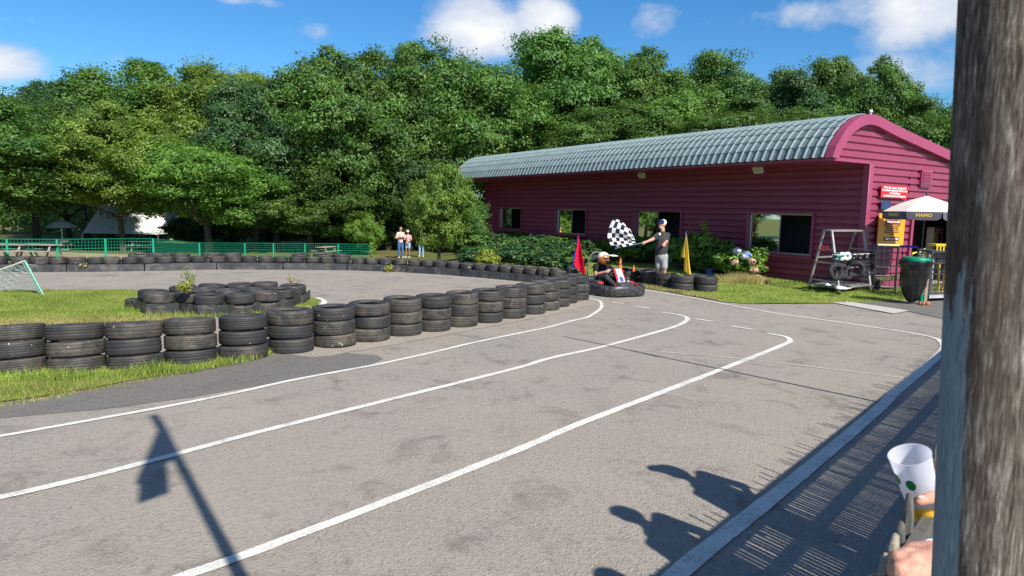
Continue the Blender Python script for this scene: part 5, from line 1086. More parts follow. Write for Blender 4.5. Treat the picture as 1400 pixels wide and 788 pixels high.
# ------------------------------------------------------------------ barriers, bin, parasol, trolley by the doorway
def barrier(A, Bp, h, topm, label, name='barrier', slant=0, gap=.13, low=.12):
    A = Vector(A); Bp = Vector(Bp); c = (A + Bp) / 2; root = empty(name, c, 0, label, 'barrier'); d = (Bp - A); n_ = max(3, int(d.length / gap)); z = lambda p_, q: Vector((p_.x, p_.y, q)) - c
    b = MB(); b.tube([z(A, h), z(Bp, h)], .03, 8); b.build('top_rail', topm, root, smooth=True)
    b = MB(); b.tube([z(A, low), z(Bp, low)], .016, 6); b.tube([z(A, h * .55), z(Bp, h * .55)], .009, 6); b.tube([z(A, h), z(A, low)], .018, 6); b.tube([z(Bp, h), z(Bp, low)], .018, 6)
    for k in range(1, n_): q = A.lerp(Bp, k / n_); b.tube([z(q, low), z(q + d.normalized() * slant, h)], .009, 6)
    b.build('bars', M['bar'], root)
    for e in (A, Bp):
        b = MB(); pr = Vector((-d.y, d.x, 0)).normalized() * .28; b.tube([z(e, low), z(e, .03)], .018, 6); b.tube([z(e - pr, .02), z(e + pr, .02)], .018, 6); b.build('foot', M['bar'], root)
    return root
M['bar'] = mat('dark_bar', (.05, .05, .055), .5, .3); M['blue_rail'] = mat('blue_rail', (.015, .04, .42), .35); M['yellow_rail'] = mat('yellow_rail', (.8, .55, .03), .4)
barrier(G(1188, 397.5), G(1249, 399), 1.3, M['blue_rail'], 'blue topped barrier with dark bars in front of the orange notice')
barrier(G(1194, 401.5), G(1223, 402.5), 1.36, M['yellow_rail'], 'short yellow topped barrier between the rack and the bin', slant=-.12, low=.5)
b = MB(); A_, B_ = on_plane(1196, 382, BP(0, -.55, 0), E1), on_plane(1238, 386, BP(0, -.55, 0), E1); B_.z = A_.z; b.bar(A_, B_, .16, .1); o = b.build('beam', mat_wood('mossy_timber', (.05, .06, .02), (.16, .15, .07), (.6, 6, 6)), bevel=.01); tag(o, 'mossy green timber beam lying low along the pink gable', 'beam')
for q in (A_, B_): pass
b = MB(); 
for q in (A_.lerp(B_, .12), A_.lerp(B_, .88)): b.box((q.x, q.y, (A_.z - .06) / 2), (.1, .1, A_.z - .05))
so_ = b.build('trestle', M['bark']); so_.parent = o
p_ = G(1261, 417); root = empty('litter_bin', p_, 0, 'black bin bag hanging from a green ring lid by the doorway', 'bin')
DB = depth_of(p_); M['green_plastic'] = mat('green_plastic', (.0, .22, .11), .4); M['bag'] = mat('black_bin_bag', (.012, .013, .014), .22, var=.2, bump=.6, bscale=12)
jb = lambda x, y, dd=0: at(x, y, DB + dd) - p_
c_ = jb(1253, 355, -.1); b = MB(); b.lathe([(.27, -.05), (.31, -.045), (.315, .02), (.29, .05), (.1, .065), (0, .065)], 28, mtx=Matrix.Translation(c_) @ Matrix.Rotation(.05, 4, 'Y')); b.build('lid_ring', M['green_plastic'], root, smooth=True, ang=50)
b = MB(); rb = random.Random(3); prof = [(.36, -.03), (.38, -.09), (.33, -.15), (.3, -.2), (.3, -.4), (.27, -.62), (.2, -.85), (.11, -1.0), (0.03, -1.06)]; n_ = 40
for r_, z in prof:
    for j in range(n_):
        a = 2 * PI * j / n_; w_ = r_ * (1 + .07 * math.sin(9 * a + z * 5) + .05 * math.sin(5 * a - z * 9) + rb.uniform(-.03, .03)); b.v.append(tuple(c_ + Vector((w_ * math.cos(a) - .06 * min(0, z) * -1 * .5, w_ * math.sin(a) * .9, z + .02 * math.sin(4 * a)))))
b.f = [(i * n_ + j, i * n_ + (j + 1) % n_, (i + 1) * n_ + (j + 1) % n_, (i + 1) * n_ + j) for i in range(len(prof) - 1) for j in range(n_)]; b.m = [0] * len(b.f); b.build('bag', M['bag'], root, smooth=True, ang=70)
b = MB(); b.tube([jb(1259, 417, .1), jb(1262, 356, .1)], .045, 8); b.build('support_post', M['green_plastic'], root, smooth=True)
b = MB(); a_, e_ = G(1264.5, 418), at(1269, 362, DB - .05); b.bar(a_, e_, .07); o = b.build('stake', mat_wood('pale_stake', (.3, .2, .14), (.5, .37, .28), (8, 8, .8)), bevel=.008); tag(o, 'pale wooden stake leaning beside the black bin bag', 'stake')
b = MB(); 
for k in range(7): b.ball(Vector((a_.x + rb.uniform(-.12, .12), a_.y + rb.uniform(-.12, .12), .045)), rb.uniform(.04, .07), n=8, k=6)
o = b.build('brick_rubble', mat('brick_rubble', (.35, .14, .08), .9)); tag(o, 'small heap of orange rubble at the foot of the stake', 'rubble')
p_ = G(1253, 404); D0 = depth_of(p_); root = empty('metal_post', p_, 0, 'grey metal post with a pale edge rising behind the green bin lid', 'post'); b = MB(); b.box((0, 0, .64), (.13, .09, 1.28)); b.build('shaft', mat('grey_steel', (.16, .18, .19), .5, .3), root, bevel=.008); b = MB(); b.box((.085, -.01, .75), (.035, .08, 1.1)); b.build('edge_strip', mat('pale_strip', (.6, .6, .58), .5), root, bevel=.004)
D1 = depth_of(G(1256, 408)); o0 = G(1256, 408); root = empty('hoop_rail', o0, 0, 'bent yellow hoop rail behind the black bin bag', 'rail'); b = MB(); b.tube([at(1245, 405, D1) - o0, at(1246, 352, D1) - o0, at(1248, 346.5, D1) - o0, at(1258, 345, D1) - o0, at(1265, 347, D1) - o0, at(1268.5, 352, D1) - o0, at(1269.5, 407, D1) - o0], .027, 8); b.build('hoop', M['yellow_rail'], root, smooth=True); b = MB(); b.bar(at(1245.5, 375, D1) - o0, at(1269, 376, D1) - o0, .02); b.build('cross_bar', M['yellow_rail'], root)
# trolley with wire sides
A_, B_ = G(1268, 413), G(1316, 411); root = empty('wire_trolley', (A_ + B_) / 2, 0, 'black wire sided trolley with pale slats beside the bin', 'trolley'); c0 = (A_ + B_) / 2; dd = Vector((0.1, 1, 0)) * .7; z = lambda q, h: Vector((q.x, q.y, h)) - c0
b = MB()
for q in (A_, B_, A_ + dd, B_ + dd): b.bar(z(q, .05), z(q, 1.3), .045)
for h in (.22, .72, 1.0, 1.28):
    for q, s_ in ((A_, B_), (A_ + dd, B_ + dd), (A_, A_ + dd), (B_, B_ + dd)): b.bar(z(q, h), z(s_, h), .04 if h != .72 else .03)
for q, s_ in ((A_, B_), (A_ + dd, B_ + dd)):
    for k in range(1, 11): w_ = q.lerp(s_, k / 11); b.bar(z(w_, .22), z(w_, 1.28), .011)
    for k in range(7): b.bar(z(q, .3 + k * .14), z(s_, .3 + k * .14), .009)
b.build('frame', M['bar'], root)
b = MB(); b.hexa([z(q, h) for h in (.1, .17) for q in (A_ - dd * .1, B_ - dd * .1, B_ + dd, A_ + dd)]); b.build('tray', mat('pale_tray', (.55, .56, .58), .5, .3), root)
rb = random.Random(8); items = [(.1, 'white'), (.22, 'white'), (.42, 'yellow'), (.52, 'yellow'), (.66, 'white'), (.78, 'yellow'), (.88, 'white')]
for q, cc in items:
    b = MB(); w_ = A_.lerp(B_, q) + dd * .35; b.bar(z(w_, .2), z(w_ + Vector((rb.uniform(-.05, .05), 0, 0)), rb.uniform(.9, 1.2)), .055, .02); b.build('slat', M['yellow_rail'] if cc == 'yellow' else mat('pale_slat', (.6, .58, .52), .6), root)
b = MB(); b.box(z((A_ + B_) / 2 + dd * .3, 1.44), (.75, .36, .06)); 
for k in range(9): b.box(z((A_ + B_) / 2 + dd * .3, 1.37) + Vector((-.34 + k * .085, -.17, 0)), (.035, .02, .14))
o = b.build('crate', M['yellow_rail'], bevel=.004); o.location = c0; tag(o, 'yellow slatted crate lying on top of the wire trolley', 'crate')
# notice cabinet inside the porch
p_ = on_plane(1277, 330, BP(0, 1.2, 0), E1); root = empty('notice_cabinet', p_, math.atan2(E2.y, E2.x), 'white cabinet with a red header standing inside the dark doorway', 'cabinet')
b = MB(); b.box((0, 0, -.3), (.62, .25, 1.6)); b.build('case', mat('pale_case', (.55, .5, .48), .5), root, bevel=.01); b = MB(); b.box((0, -.13, .4), (.56, .02, .14)); hd_ = b.build('header', mat('dark_red_header', (.28, .02, .03), .4), root); text_mesh('BOISSONS', .1, M['white_paint'], hd_, Matrix.Translation((0, -.145, .4)) @ RX)
b = MB(); b.box((.08, -.13, .1), (.2, .02, .38)); b.build('poster', mat('dark_red_poster', (.25, .015, .03), .5), root); b = MB(); b.box((-.2, -.13, .05), (.16, .02, .6)); b.build('notice', mat('yellow_notice', (.6, .42, .15), .6), root)
# parasol by the doorway
p_ = G(1260, 401); DP = depth_of(p_); zt, zr, zv = at(1251, 268, DP).z, at(1251, 290, DP).z, at(1251, 301, DP).z; Rp = 53 / (FPX / DP)
root = empty('parasol', (p_.x - .12, p_.y, 0), .22, 'cream parasol with dark lettered valance shading the doorway', 'parasol')
M['cream'] = cloth('cream_canvas', (.72, .64, .58), var=.06); M['valance'] = cloth('dark_valance', (.13, .115, .15), var=.1)
b = MB(); b.tube([(0, 0, .1), (0, 0, zt + .06)], .022, 10); b.ball((0, 0, zt + .08), .035); b.build('pole', M['bar'], root, smooth=True)
b = MB(); prof = [(0, zt), (.35 * Rp, zt - .27 * (zt - zr)), (.7 * Rp, zt - .6 * (zt - zr)), (Rp, zr)]; vs = []
for r_, z_ in prof[1:]: vs += [(r_ * math.cos(PI / 8 + j * PI / 4), r_ * math.sin(PI / 8 + j * PI / 4), z_) for j in range(8)]
vs = [(0, 0, zt)] + vs; fs = [(0, 1 + j, 1 + (j + 1) % 8) for j in range(8)] + [(1 + i * 8 + j, 1 + (i + 1) * 8 + j, 1 + (i + 1) * 8 + (j + 1) % 8, 1 + i * 8 + (j + 1) % 8) for i in range(2) for j in range(8)]
b.add(vs, fs); b.build('canopy', M['cream'], root)
for j in range(8):
    a0, a1 = PI / 8 + j * PI / 4, PI / 8 + (j + 1) * PI / 4; q0 = Vector((Rp * math.cos(a0), Rp * math.sin(a0), zr)); q1 = Vector((Rp * math.cos(a1), Rp * math.sin(a1), zr)); dn = zr - zv; b = MB(); o_ = (q0 + q1).normalized() * .012; o_.z = 0
    pts_ = [q0.lerp(q1, .01), q0.lerp(q1, .99), q0.lerp(q1, .97) - Vector((0, 0, dn * .75)), q0.lerp(q1, .85) - Vector((0, 0, dn)), q0.lerp(q1, .15) - Vector((0, 0, dn)), q0.lerp(q1, .03) - Vector((0, 0, dn * .75))]
    b.add([q + o_ for q in pts_], [tuple(range(6))]); vo = b.build('valance', M['valance'], root)
    mid_ = (q0 + q1) / 2 + o_ * 1.6 - Vector((0, 0, dn * .42)); nn = Vector((mid_.x, mid_.y, 0)).normalized(); xx = Vector((0, 0, 1)).cross(nn); mtx = Matrix((xx, Vector((0, 0, 1)), nn)).transposed().to_4x4(); mtx.translation = mid_
    text_mesh('NAMO', .125, M['gold'] if 'gold' in M else M.setdefault('gold', mat('gold_lettering', (.7, .5, .12), .5)), vo, mtx, bold=.006)
for j in range(8):
    a0 = PI / 8 + j * PI / 4; b = MB(); b.tube([(0.02 * math.cos(a0), .02 * math.sin(a0), zt - .05), (Rp * .98 * math.cos(a0), Rp * .98 * math.sin(a0), zr - .015)], .008, 5); b.build('rib', M['bar'], root)
b = MB(); b.lathe([(.26, 0), (.26, .06), (.06, .1), (.03, .3), (0, .3)], 24); b.build('base', M['concrete'], root, smooth=True, ang=40)
# ------------------------------------------------------------------ planting along the wall
def shrub(x, y, w_, h_, D, leafm, label, group=None, v=0, name='shrub', dep=None, z0=0):
    p = at(x, y, D); gz = z0; root = empty(name, (p.x, p.y, gz), 0, label, 'shrub', group); c = bpy.data.objects.new('foliage', SHRUBS[v % 3]); COL.objects.link(c); c.parent = root
    if not SHRUBS[v % 3].materials: SHRUBS[v % 3].materials.append(M['leaf_mid'])
    c.location = (0, 0, h_ * .5); c.scale = (w_, dep or w_, h_ * .55); c.rotation_euler = (0, 0, v * 1.9); c.material_slots[0].link = 'OBJECT'; c.material_slots[0].material = leafm
    b = MB(); rr = random.Random(v + int(x))
    for k in range(6): a = k * 1.05; b.tube([(0.06 * math.cos(a), .06 * math.sin(a), -.1), (w_ * .3 * math.cos(a), w_ * .3 * math.sin(a), h_ * .35), (w_ * .5 * math.cos(a + .3), w_ * .5 * math.sin(a + .3), h_ * .7)], [.018, .012, .005], 5)
    b.build('stem', M['bark'], root); return root
def wallp(px, off): p = on_plane(px, 372, BP(U0_, 0, 0), E2); return depth_of(p - E2 * off)
SG = 'dark shrubs growing along the pink wall'
for i, (x, w_, h_, lab) in enumerate([(690, .85, .95, 'dark low shrub below the farthest window'), (712, .8, 1.0, 'dark shrub between the two far windows'), (735, .85, .9, 'dark shrub below the second window from the far end'), (758, .8, .85, 'dark shrub left of the red flag'), (783, .7, 1.0, 'dark shrub behind the red flag'), (815, .75, .95, 'shrub behind the kart driver helmet'), (845, .8, 1.1, 'dark shrub below the chequered flag'), (872, .85, 1.25, 'dark shrub just left of the marshal')]):
    shrub(x, 370, w_, h_, wallp(x, 2.9 if i < 4 else 2.0), M['leaf_oak'] if i < 5 else M['leaf_mid'], lab, SG, i)
shrub(667, 366, .5, .8, 22.3, M['leaf_lime'], 'small yellow-green shrub at the far end of the dark shrubs', None, 1)
shrub(930, 380, .85, 1.5, wallp(930, 2.6), M['leaf_mid'], 'green shrub behind the yellow flag', None, 2); shrub(958, 380, .95, 1.5, wallp(958, 2.7), M['leaf_light'], 'tall leafy shrub between the yellow flag and the hydrangea', None, 0); shrub(985, 380, .85, 1.3, wallp(985, 2.3), M['leaf_mid'], 'dark green shrub directly left of the near window', None, 1)
def sprig(x, y0, pts, D, label, leafm):
    o_ = G(x, y0); root = empty('tall_sprig', (o_.x, o_.y, 0), 0, label, 'plant'); P_ = [at(a, c_, D) - Vector((o_.x, o_.y, 0)) for a, c_ in pts]; b = MB(); b.tube(P_, [.014, .01, .008, .005, .004][:len(P_)], 5); b.build('stem', M['bark'], root)
    g = np.random.default_rng(int(x)); C_ = []
    for a, c_ in zip(P_[:-1], P_[1:]):
        for t in np.linspace(0, 1, 6): C_.append(a.lerp(c_, t))
    C_ = np.array([tuple(q) for q in C_]); C_ = np.repeat(C_, 9, 0) + g.normal(size=(len(C_) * 9, 3)) * .055; me = leaves_mesh('leaves', C_, g.normal(size=C_.shape) + np.array([.2, -.5, .8]), .13, g.uniform(.4, 1, len(C_)), 3); me.materials.append(leafm); o = bpy.data.objects.new('leaves', me); COL.objects.link(o); o.parent = root
for i, x in enumerate(range(648, 800, 19)):
    shrub(x, 368, .75, [.8, .95, .85, 1.0][i % 4], 23.6 + (i % 3) * .7 - max(0, x - 720) * .03, [M['leaf_dark'], M['leaf_oak'], M['leaf_dark']][i % 3], 'low dark shrub, %s from the left in the row right behind the far tyres' % ordn(i + 1), 'low shrubs behind the far tyres', i + 1)
for i, x in enumerate(range(655, 790, 26)):
    shrub(x, 360, 1.0, 1.15, 28 - max(0, x - 700) * .03, [M['leaf_oak'], M['leaf_dark']][i % 2], 'dark shrub, %s from the left in the second row behind the far tyres' % ordn(i + 1), 'second row of shrubs behind the far tyres', i)
sprig(968, 385, [(972, 372), (970, 345), (968, 325), (965, 312), (962, 305)], wallp(965, 3.2), 'tall lime sprig standing up against the pink wall', M['leaf_lime'])
sprig(955, 385, [(966, 368), (958, 350), (952, 336), (947, 328)], wallp(955, 3.3), 'short lime sprig arching toward the yellow flag', M['leaf_lime'])
sprig(718, 376, [(719, 365), (719, 345), (719, 330), (718, 318)], wallp(718, 1.2), 'thin dark sprig rising between the far windows', M['leaf_mid'])
sprig(818, 378, [(826, 366), (820, 352), (816, 344), (813, 338)], wallp(818, 4), 'pale sprig behind the kart driver helmet', M['leaf_lime']); sprig(846, 378, [(846, 362), (850, 352), (848, 346), (851, 341)], wallp(846, 4), 'pale sprig under the chequered flag', M['leaf_lime'])
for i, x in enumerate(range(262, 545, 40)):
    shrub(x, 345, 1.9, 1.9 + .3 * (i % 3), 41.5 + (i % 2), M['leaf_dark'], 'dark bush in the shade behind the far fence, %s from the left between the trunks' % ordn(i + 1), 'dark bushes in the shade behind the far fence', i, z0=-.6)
hy = shrub(1012, 386, 1.0, 1.2, wallp(1012, 2.9), M['leaf_light'], 'bright hydrangea bush with blue and faded pink flower heads', None, 2, 'hydrangea')
hy2 = shrub(968, 389, .7, .7, wallp(968, 3.1), M['leaf_mid'], 'low hydrangea with dark blue flower heads next to the tyres', None, 1, 'hydrangea')
M['hyd_blue'] = mat('blue_petals', (.22, .32, .75), .7, var=.3, scale=30); M['hyd_pink'] = mat('faded_pink_petals', (.62, .4, .3), .7, var=.3, scale=30); M['hyd_pale'] = mat('pale_petals', (.6, .62, .8), .7, var=.25, scale=30)
def flowerhead(root, x, y, D, m, r_=.105):
    c = at(x, y, D) - Vector(root.location); g = np.random.default_rng(int(x * 7 + y)); d = g.normal(size=(130, 3)); d /= np.linalg.norm(d, axis=1, keepdims=True); P_ = np.array(tuple(c)) + d * r_ * np.array([1, 1, .8]); me = leaves_mesh('flower_head', P_, d + g.normal(size=d.shape) * .3, .055, g.uniform(0, 1, 130), 1, aspect=.9); me.materials.append(m); o = bpy.data.objects.new('flower_head', me); COL.objects.link(o); o.parent = root
Dh = wallp(1012, 2.9) - .82
for x, y, m in [(1018, 351, 'hyd_pale'), (1004, 358, 'hyd_pink'), (1028, 358, 'hyd_pink'), (1031, 369, 'hyd_pink'), (1036, 380, 'hyd_pink'), (1008, 343, 'hyd_pale'), (1021, 349, 'hyd_blue')]: flowerhead(hy, x, y, Dh - .12, M[m], .125)
for x, y, m in [(978, 365.5, 'hyd_blue'), (987, 365, 'hyd_pink'), (969.5, 369.5, 'hyd_blue'), (970.5, 374.5, 'hyd_blue'), (922, 350, 'hyd_pale')][:4]: flowerhead(hy2, x, y, wallp(968, 3.1) - .5, M[m], .12)
o_ = G(1040, 391); blades('dry_grass', [(o_.x + .9 * math.cos(a) - .3, o_.y + .7 + .55 * math.sin(a)) for a in [k * .5 for k in range(12)]], 2500, .22, .006, M['blade_dry'], 19, .015)
# weeds on the infield island
def weed(x, y, h_, w_, leafm, label, D=None, n=70, leaf=.07, name='weed'):
    o_ = G(x, y, 0) if D is None else at(x, y, D); root = empty(name, o_, 0, label, 'plant'); b = MB(); rr = random.Random(int(x)); C_ = []
    for k in range(9):
        a = rr.uniform(0, 6.3); t = Vector((w_ * math.cos(a) * rr.uniform(.3, 1), w_ * math.sin(a) * rr.uniform(.3, 1), h_ * rr.uniform(.6, 1))); q = [Vector((0, 0, 0)), t * .5 + Vector((0, 0, h_ * .15)), t]; b.tube(q, [.008, .006, .003], 5)
        for j in range(n // 9): f = rr.uniform(.25, 1); C_.append(tuple((q[0].lerp(q[1], f * 2) if f < .5 else q[1].lerp(q[2], f * 2 - 1)) + Vector((rr.gauss(0, .03), rr.gauss(0, .03), rr.gauss(0, .03)))))
    b.build('stem', M['blade_dry'], root); C_ = np.array(C_); g = np.random.default_rng(3); me = leaves_mesh('leaves', C_, g.normal(size=C_.shape) + np.array([0, -.4, .8]), leaf, g.uniform(.2, 1, len(C_)), 4); me.materials.append(leafm); o = bpy.data.objects.new('leaves', me); COL.objects.link(o); o.parent = root
weed(262, 401.5, .62, .28, M['leaf_light'], 'wispy green weed growing up through the infield tyres', None, 110, .055); weed(256, 402, .22, .2, M['leaf_lime'], 'bright yellow-green weed sitting in a front tyre of the infield heap', depth_of(G(256, 402, .4)) - .1, 90, .08)
weed(402, 402, .55, .2, M['blade_dry'], 'dry straw-coloured stalks beyond the right end of the infield heap', None, 60, .05)
for x, y, lab, m in [(117, 371.5, 'tuft of dry straw at the foot of the far wall near the leaning net', 'blade_dry'), (448, 368, 'small green weed at the foot of the far wall left of the slender bush', 'leaf_light'), (532, 372.5, 'small yellow weed at the foot of the far wall below the women', 'leaf_lime')]: weed(x, y, .22, .28, M[m], lab, None, 90, .07)
sprig(509, 355, [(509.5, 356), (509.5, 348), (509, 341), (509, 334)], depth_of(G(509, 356)) , 'narrow upright bright weed behind the far wall by the women', M['leaf_light'])
# leaning net frame
NA = G(59, 404); DN = depth_of(NA); root = empty('net_frame', NA, 0, 'green rope net on a leaning pole at the left edge of the lawn', 'net'); jn = lambda x, y, d=0: at(x, y, DN + d) - NA
b = MB(); b.tube([jn(60, 405), jn(34, 357)], .025, 7); b.build('pole', mat('green_pole', (.08, .3, .22), .5), root, smooth=True)
M['rope'] = mat('pale_green_rope', (.24, .34, .3), .8)
b = MB(); b.tube([jn(-45, 389, .3), jn(-5, 371, .15), jn(34, 357)], .018, 6); b.tube([jn(-45, 389, .3), jn(-50, 405, .3)], .02, 6); b.build('edge_rope', mat('pale_rope', (.55, .56, .5), .8), root)
b = MB(); 
for k in range(1, 12):
    t = k / 12; a_ = jn(34, 357).lerp(jn(-45, 389, .3), t); c_ = jn(34, 357).lerp(jn(58, 402), t); e_ = c_.lerp(a_, .5) + Vector((0, .1, -.03)); b.tube([a_, e_, c_], .0065, 4)
    p0 = jn(34, 357).lerp(jn(-45, 389, .3), t); p1 = p0 + Vector((.35 + .1 * t, 0, -.6 * t)); b.tube([p0, p1], .0065, 4); p1 = p0 + Vector((-.1, 0, -.7 * t)); b.tube([p0, p1], .0065, 4)
    q0 = jn(36, 358).lerp(jn(60, 404), t); b.tube([q0, q0 + Vector((-.14, .02, .02)), jn(36, 358).lerp(jn(60, 404), min(1, t + .12))], .006, 4)
b.build('net', M['rope'], root)
# ------------------------------------------------------------------ far fence, tables, parasol, marquee, people
def GT(x, y):
    z = -.3
    for _ in range(12): p = G(x, y, z); z = .5 * z + .5 * terrain(p.x, p.y)
    return Vector((p.x, p.y, terrain(p.x, p.y)))
M['fence_green'] = mat('fence_green', (.01, .3, .17), .4, var=.1); posts = [GT(x, y) for x, y in [(-55, 356), (10.7, 355.3), (79, 354.9), (145, 353.2), (210, 352), (273, 352), (335, 351.6), (374, 351.6), (417, 351.4), (462.5, 351.9), (507, 352.5)]]
fence = empty('mesh_fence', posts[0], 0, 'low green wire mesh fence on green posts beyond the far tyres', 'fence'); o0 = posts[0]
for i, p in enumerate(posts):
    h_ = .7; b = MB(); b.tube([p - o0 + Vector((0, 0, -.2)), p - o0 + Vector((0, 0, h_))], .04, 8); b.build('post', M['fence_green'], fence, smooth=True)
    if i:
        a_ = posts[i - 1] - o0; c_ = p - o0; b = MB(); n_ = int((c_ - a_).length / .1)
        for k in range(n_ + 1): q = a_.lerp(c_, k / n_); b.bar(q + Vector((0, 0, .02)), q + Vector((0, 0, .7)), .0055)
        for k in range(7): b.bar(a_ + Vector((0, 0, .03 + .111 * k)), c_ + Vector((0, 0, .03 + .111 * k)), .006 if k % 3 else .012)
        b.build('mesh_panel', M['fence_green'], fence)
M['grey_wood'] = mat_wood('weathered_table_wood', (.2, .17, .14), (.42, .37, .32), (1, 5, 5))
def picnic(p, rz):
    root = empty('picnic_table', p, rz, None, 'picnic table', 'picnic tables beyond the far fence'); b = MB()
    for k in range(5): b.box((0, -.3 + .15 * k, .74), (1.8, .14, .04))
    b.build('table_top', M['grey_wood'], root)
    for sd in (-1, 1):
        b = MB(); b.box((0, sd * .72 - .07, .45), (1.8, .13, .04)); b.box((0, sd * .72 + .07, .45), (1.8, .13, .04)); b.build('bench', M['grey_wood'], root)
    for x in (-.65, .65):
        b = MB(); b.bar((x, -.25, .72), (x, -.68, 0), .09, .04); b.bar((x, .25, .72), (x, .68, 0), .09, .04); b.bar((x + .04, -.75, .42), (x + .04, .75, .42), .09, .04); b.build('leg', M['grey_wood'], root)
    return root
pt = [(15, 354.5, .05, 'leftmost grey picnic table behind the fence'), (57, 354.5, .0, 'grey picnic table behind the fence, second from the left'), (446, 351, 1.3, 'picnic table end-on behind the fence near the women'), (196, 343, .2, 'shaded picnic table in front of the marquee'), (75, 343, .1, 'shaded picnic table under the grey parasol'), (398, 342, .5, 'shaded picnic table between the oak trunks')]
pr = None
for x, y, rz, lab in pt:
    p = GT(x, y)
    if pr is None: pr = picnic(p, rz); pr.scale = (.68, .68, .68); o = pr
    else: o = copy_tree(pr); o.location = p; o.rotation_euler = (0, 0, rz)
    o['label'] = lab
p = GT(86, 341); DG = depth_of(p); z1, z2 = at(82, 300, DG).z - p.z, at(82, 311, DG).z - p.z; root = empty('parasol', p, .3, 'pale grey parasol standing in the shade under the left trees', 'parasol'); b = MB(); Rg = 20 / (FPX / DG)
b.lathe([(Rg, z2), (Rg * .5, (z1 + z2) / 2 + .05), (.0, z1)], 8); b.build('canopy', cloth('grey_canvas', (.5, .53, .58)), root, solid=.01); b = MB(); b.tube([(0, 0, 0), (0, 0, z1 + .05)], .025, 8); b.build('pole', M['white_plastic'], root, smooth=True)
DT = 46; p = at(188, 330, DT); p.z = -.6; root = empty('marquee', p, .12, 'big white marquee roof behind the pale trunked tree', 'marquee'); M['tent'] = cloth('white_tent', (.82, .82, .82), var=.04); zz = lambda y: at(188, y, DT).z + .6
ze, zk = zz(318), zz(283); b = MB(); wx = 2.3
b.add([(-wx, -2.5, ze), (wx, -2.5, ze), (wx, 0, zk), (-wx, 0, zk), (-wx, 2.5, ze), (wx, 2.5, ze)], [(0, 1, 2, 3), (3, 2, 5, 4), (0, 3, 4), (1, 5, 2)]); b.build('roof', M['tent'], root)
for x in (-wx, 0, wx):
    for y in (-2.5, 2.5): b = MB(); b.tube([(x, y, 0), (x, y, ze)], .04, 6); b.build('pole', M['alu'], root)
b = MB(); b.add([(-wx, 2.5, 0), (wx, 2.5, 0), (wx, 2.5, ze), (-wx, 2.5, ze)], [(0, 1, 2, 3)]); b.build('back_wall', M['tent'], root)
p = GT(547.5, 353.2); ppm = FPX / depth_of(p)
person('auburn haired woman in pale pink top and blue jeans by the far fence', p, PI + .5, None, 42.5 / ppm, 'pale_pink', .5, 'denim', 1.0, 'red_hair', True, None, {1: ((.25, .02, 1.14), (.02, .2, 1.2)), -1: ((-.25, .02, 1.14), (-.04, .2, 1.18))}, fem=True, voxel=.022)
p = GT(557.5, 352.8); person('woman in white cap, print top and pale denim shorts by the fence', p, PI - .2, None, 37.5 / (FPX / depth_of(p)), 'flower', .45, 'pale_denim', .3, 'hair', False, 'white_cloth', {1: ((.24, .02, 1.14), (.05, .2, 1.12)), -1: ((-.24, .02, 1.14), (-.16, .22, 1.05))}, 'skin_dark', fem=True, voxel=.022)
p = GT(576, 351.5); person('person in blue jeans mostly hidden behind the drooping young tree', p, PI, None, 39 / (FPX / depth_of(p)), 'grey_cloth', .5, 'pale_denim', 1.0, 'hair', voxel=.024)
p = GT(630, 347); person('person in an orange top glimpsed through leaves at the building corner', p, PI, None, 38 / (FPX / depth_of(p)), 'orange_cloth', .5, 'denim', 1.0, 'hair', voxel=.024)
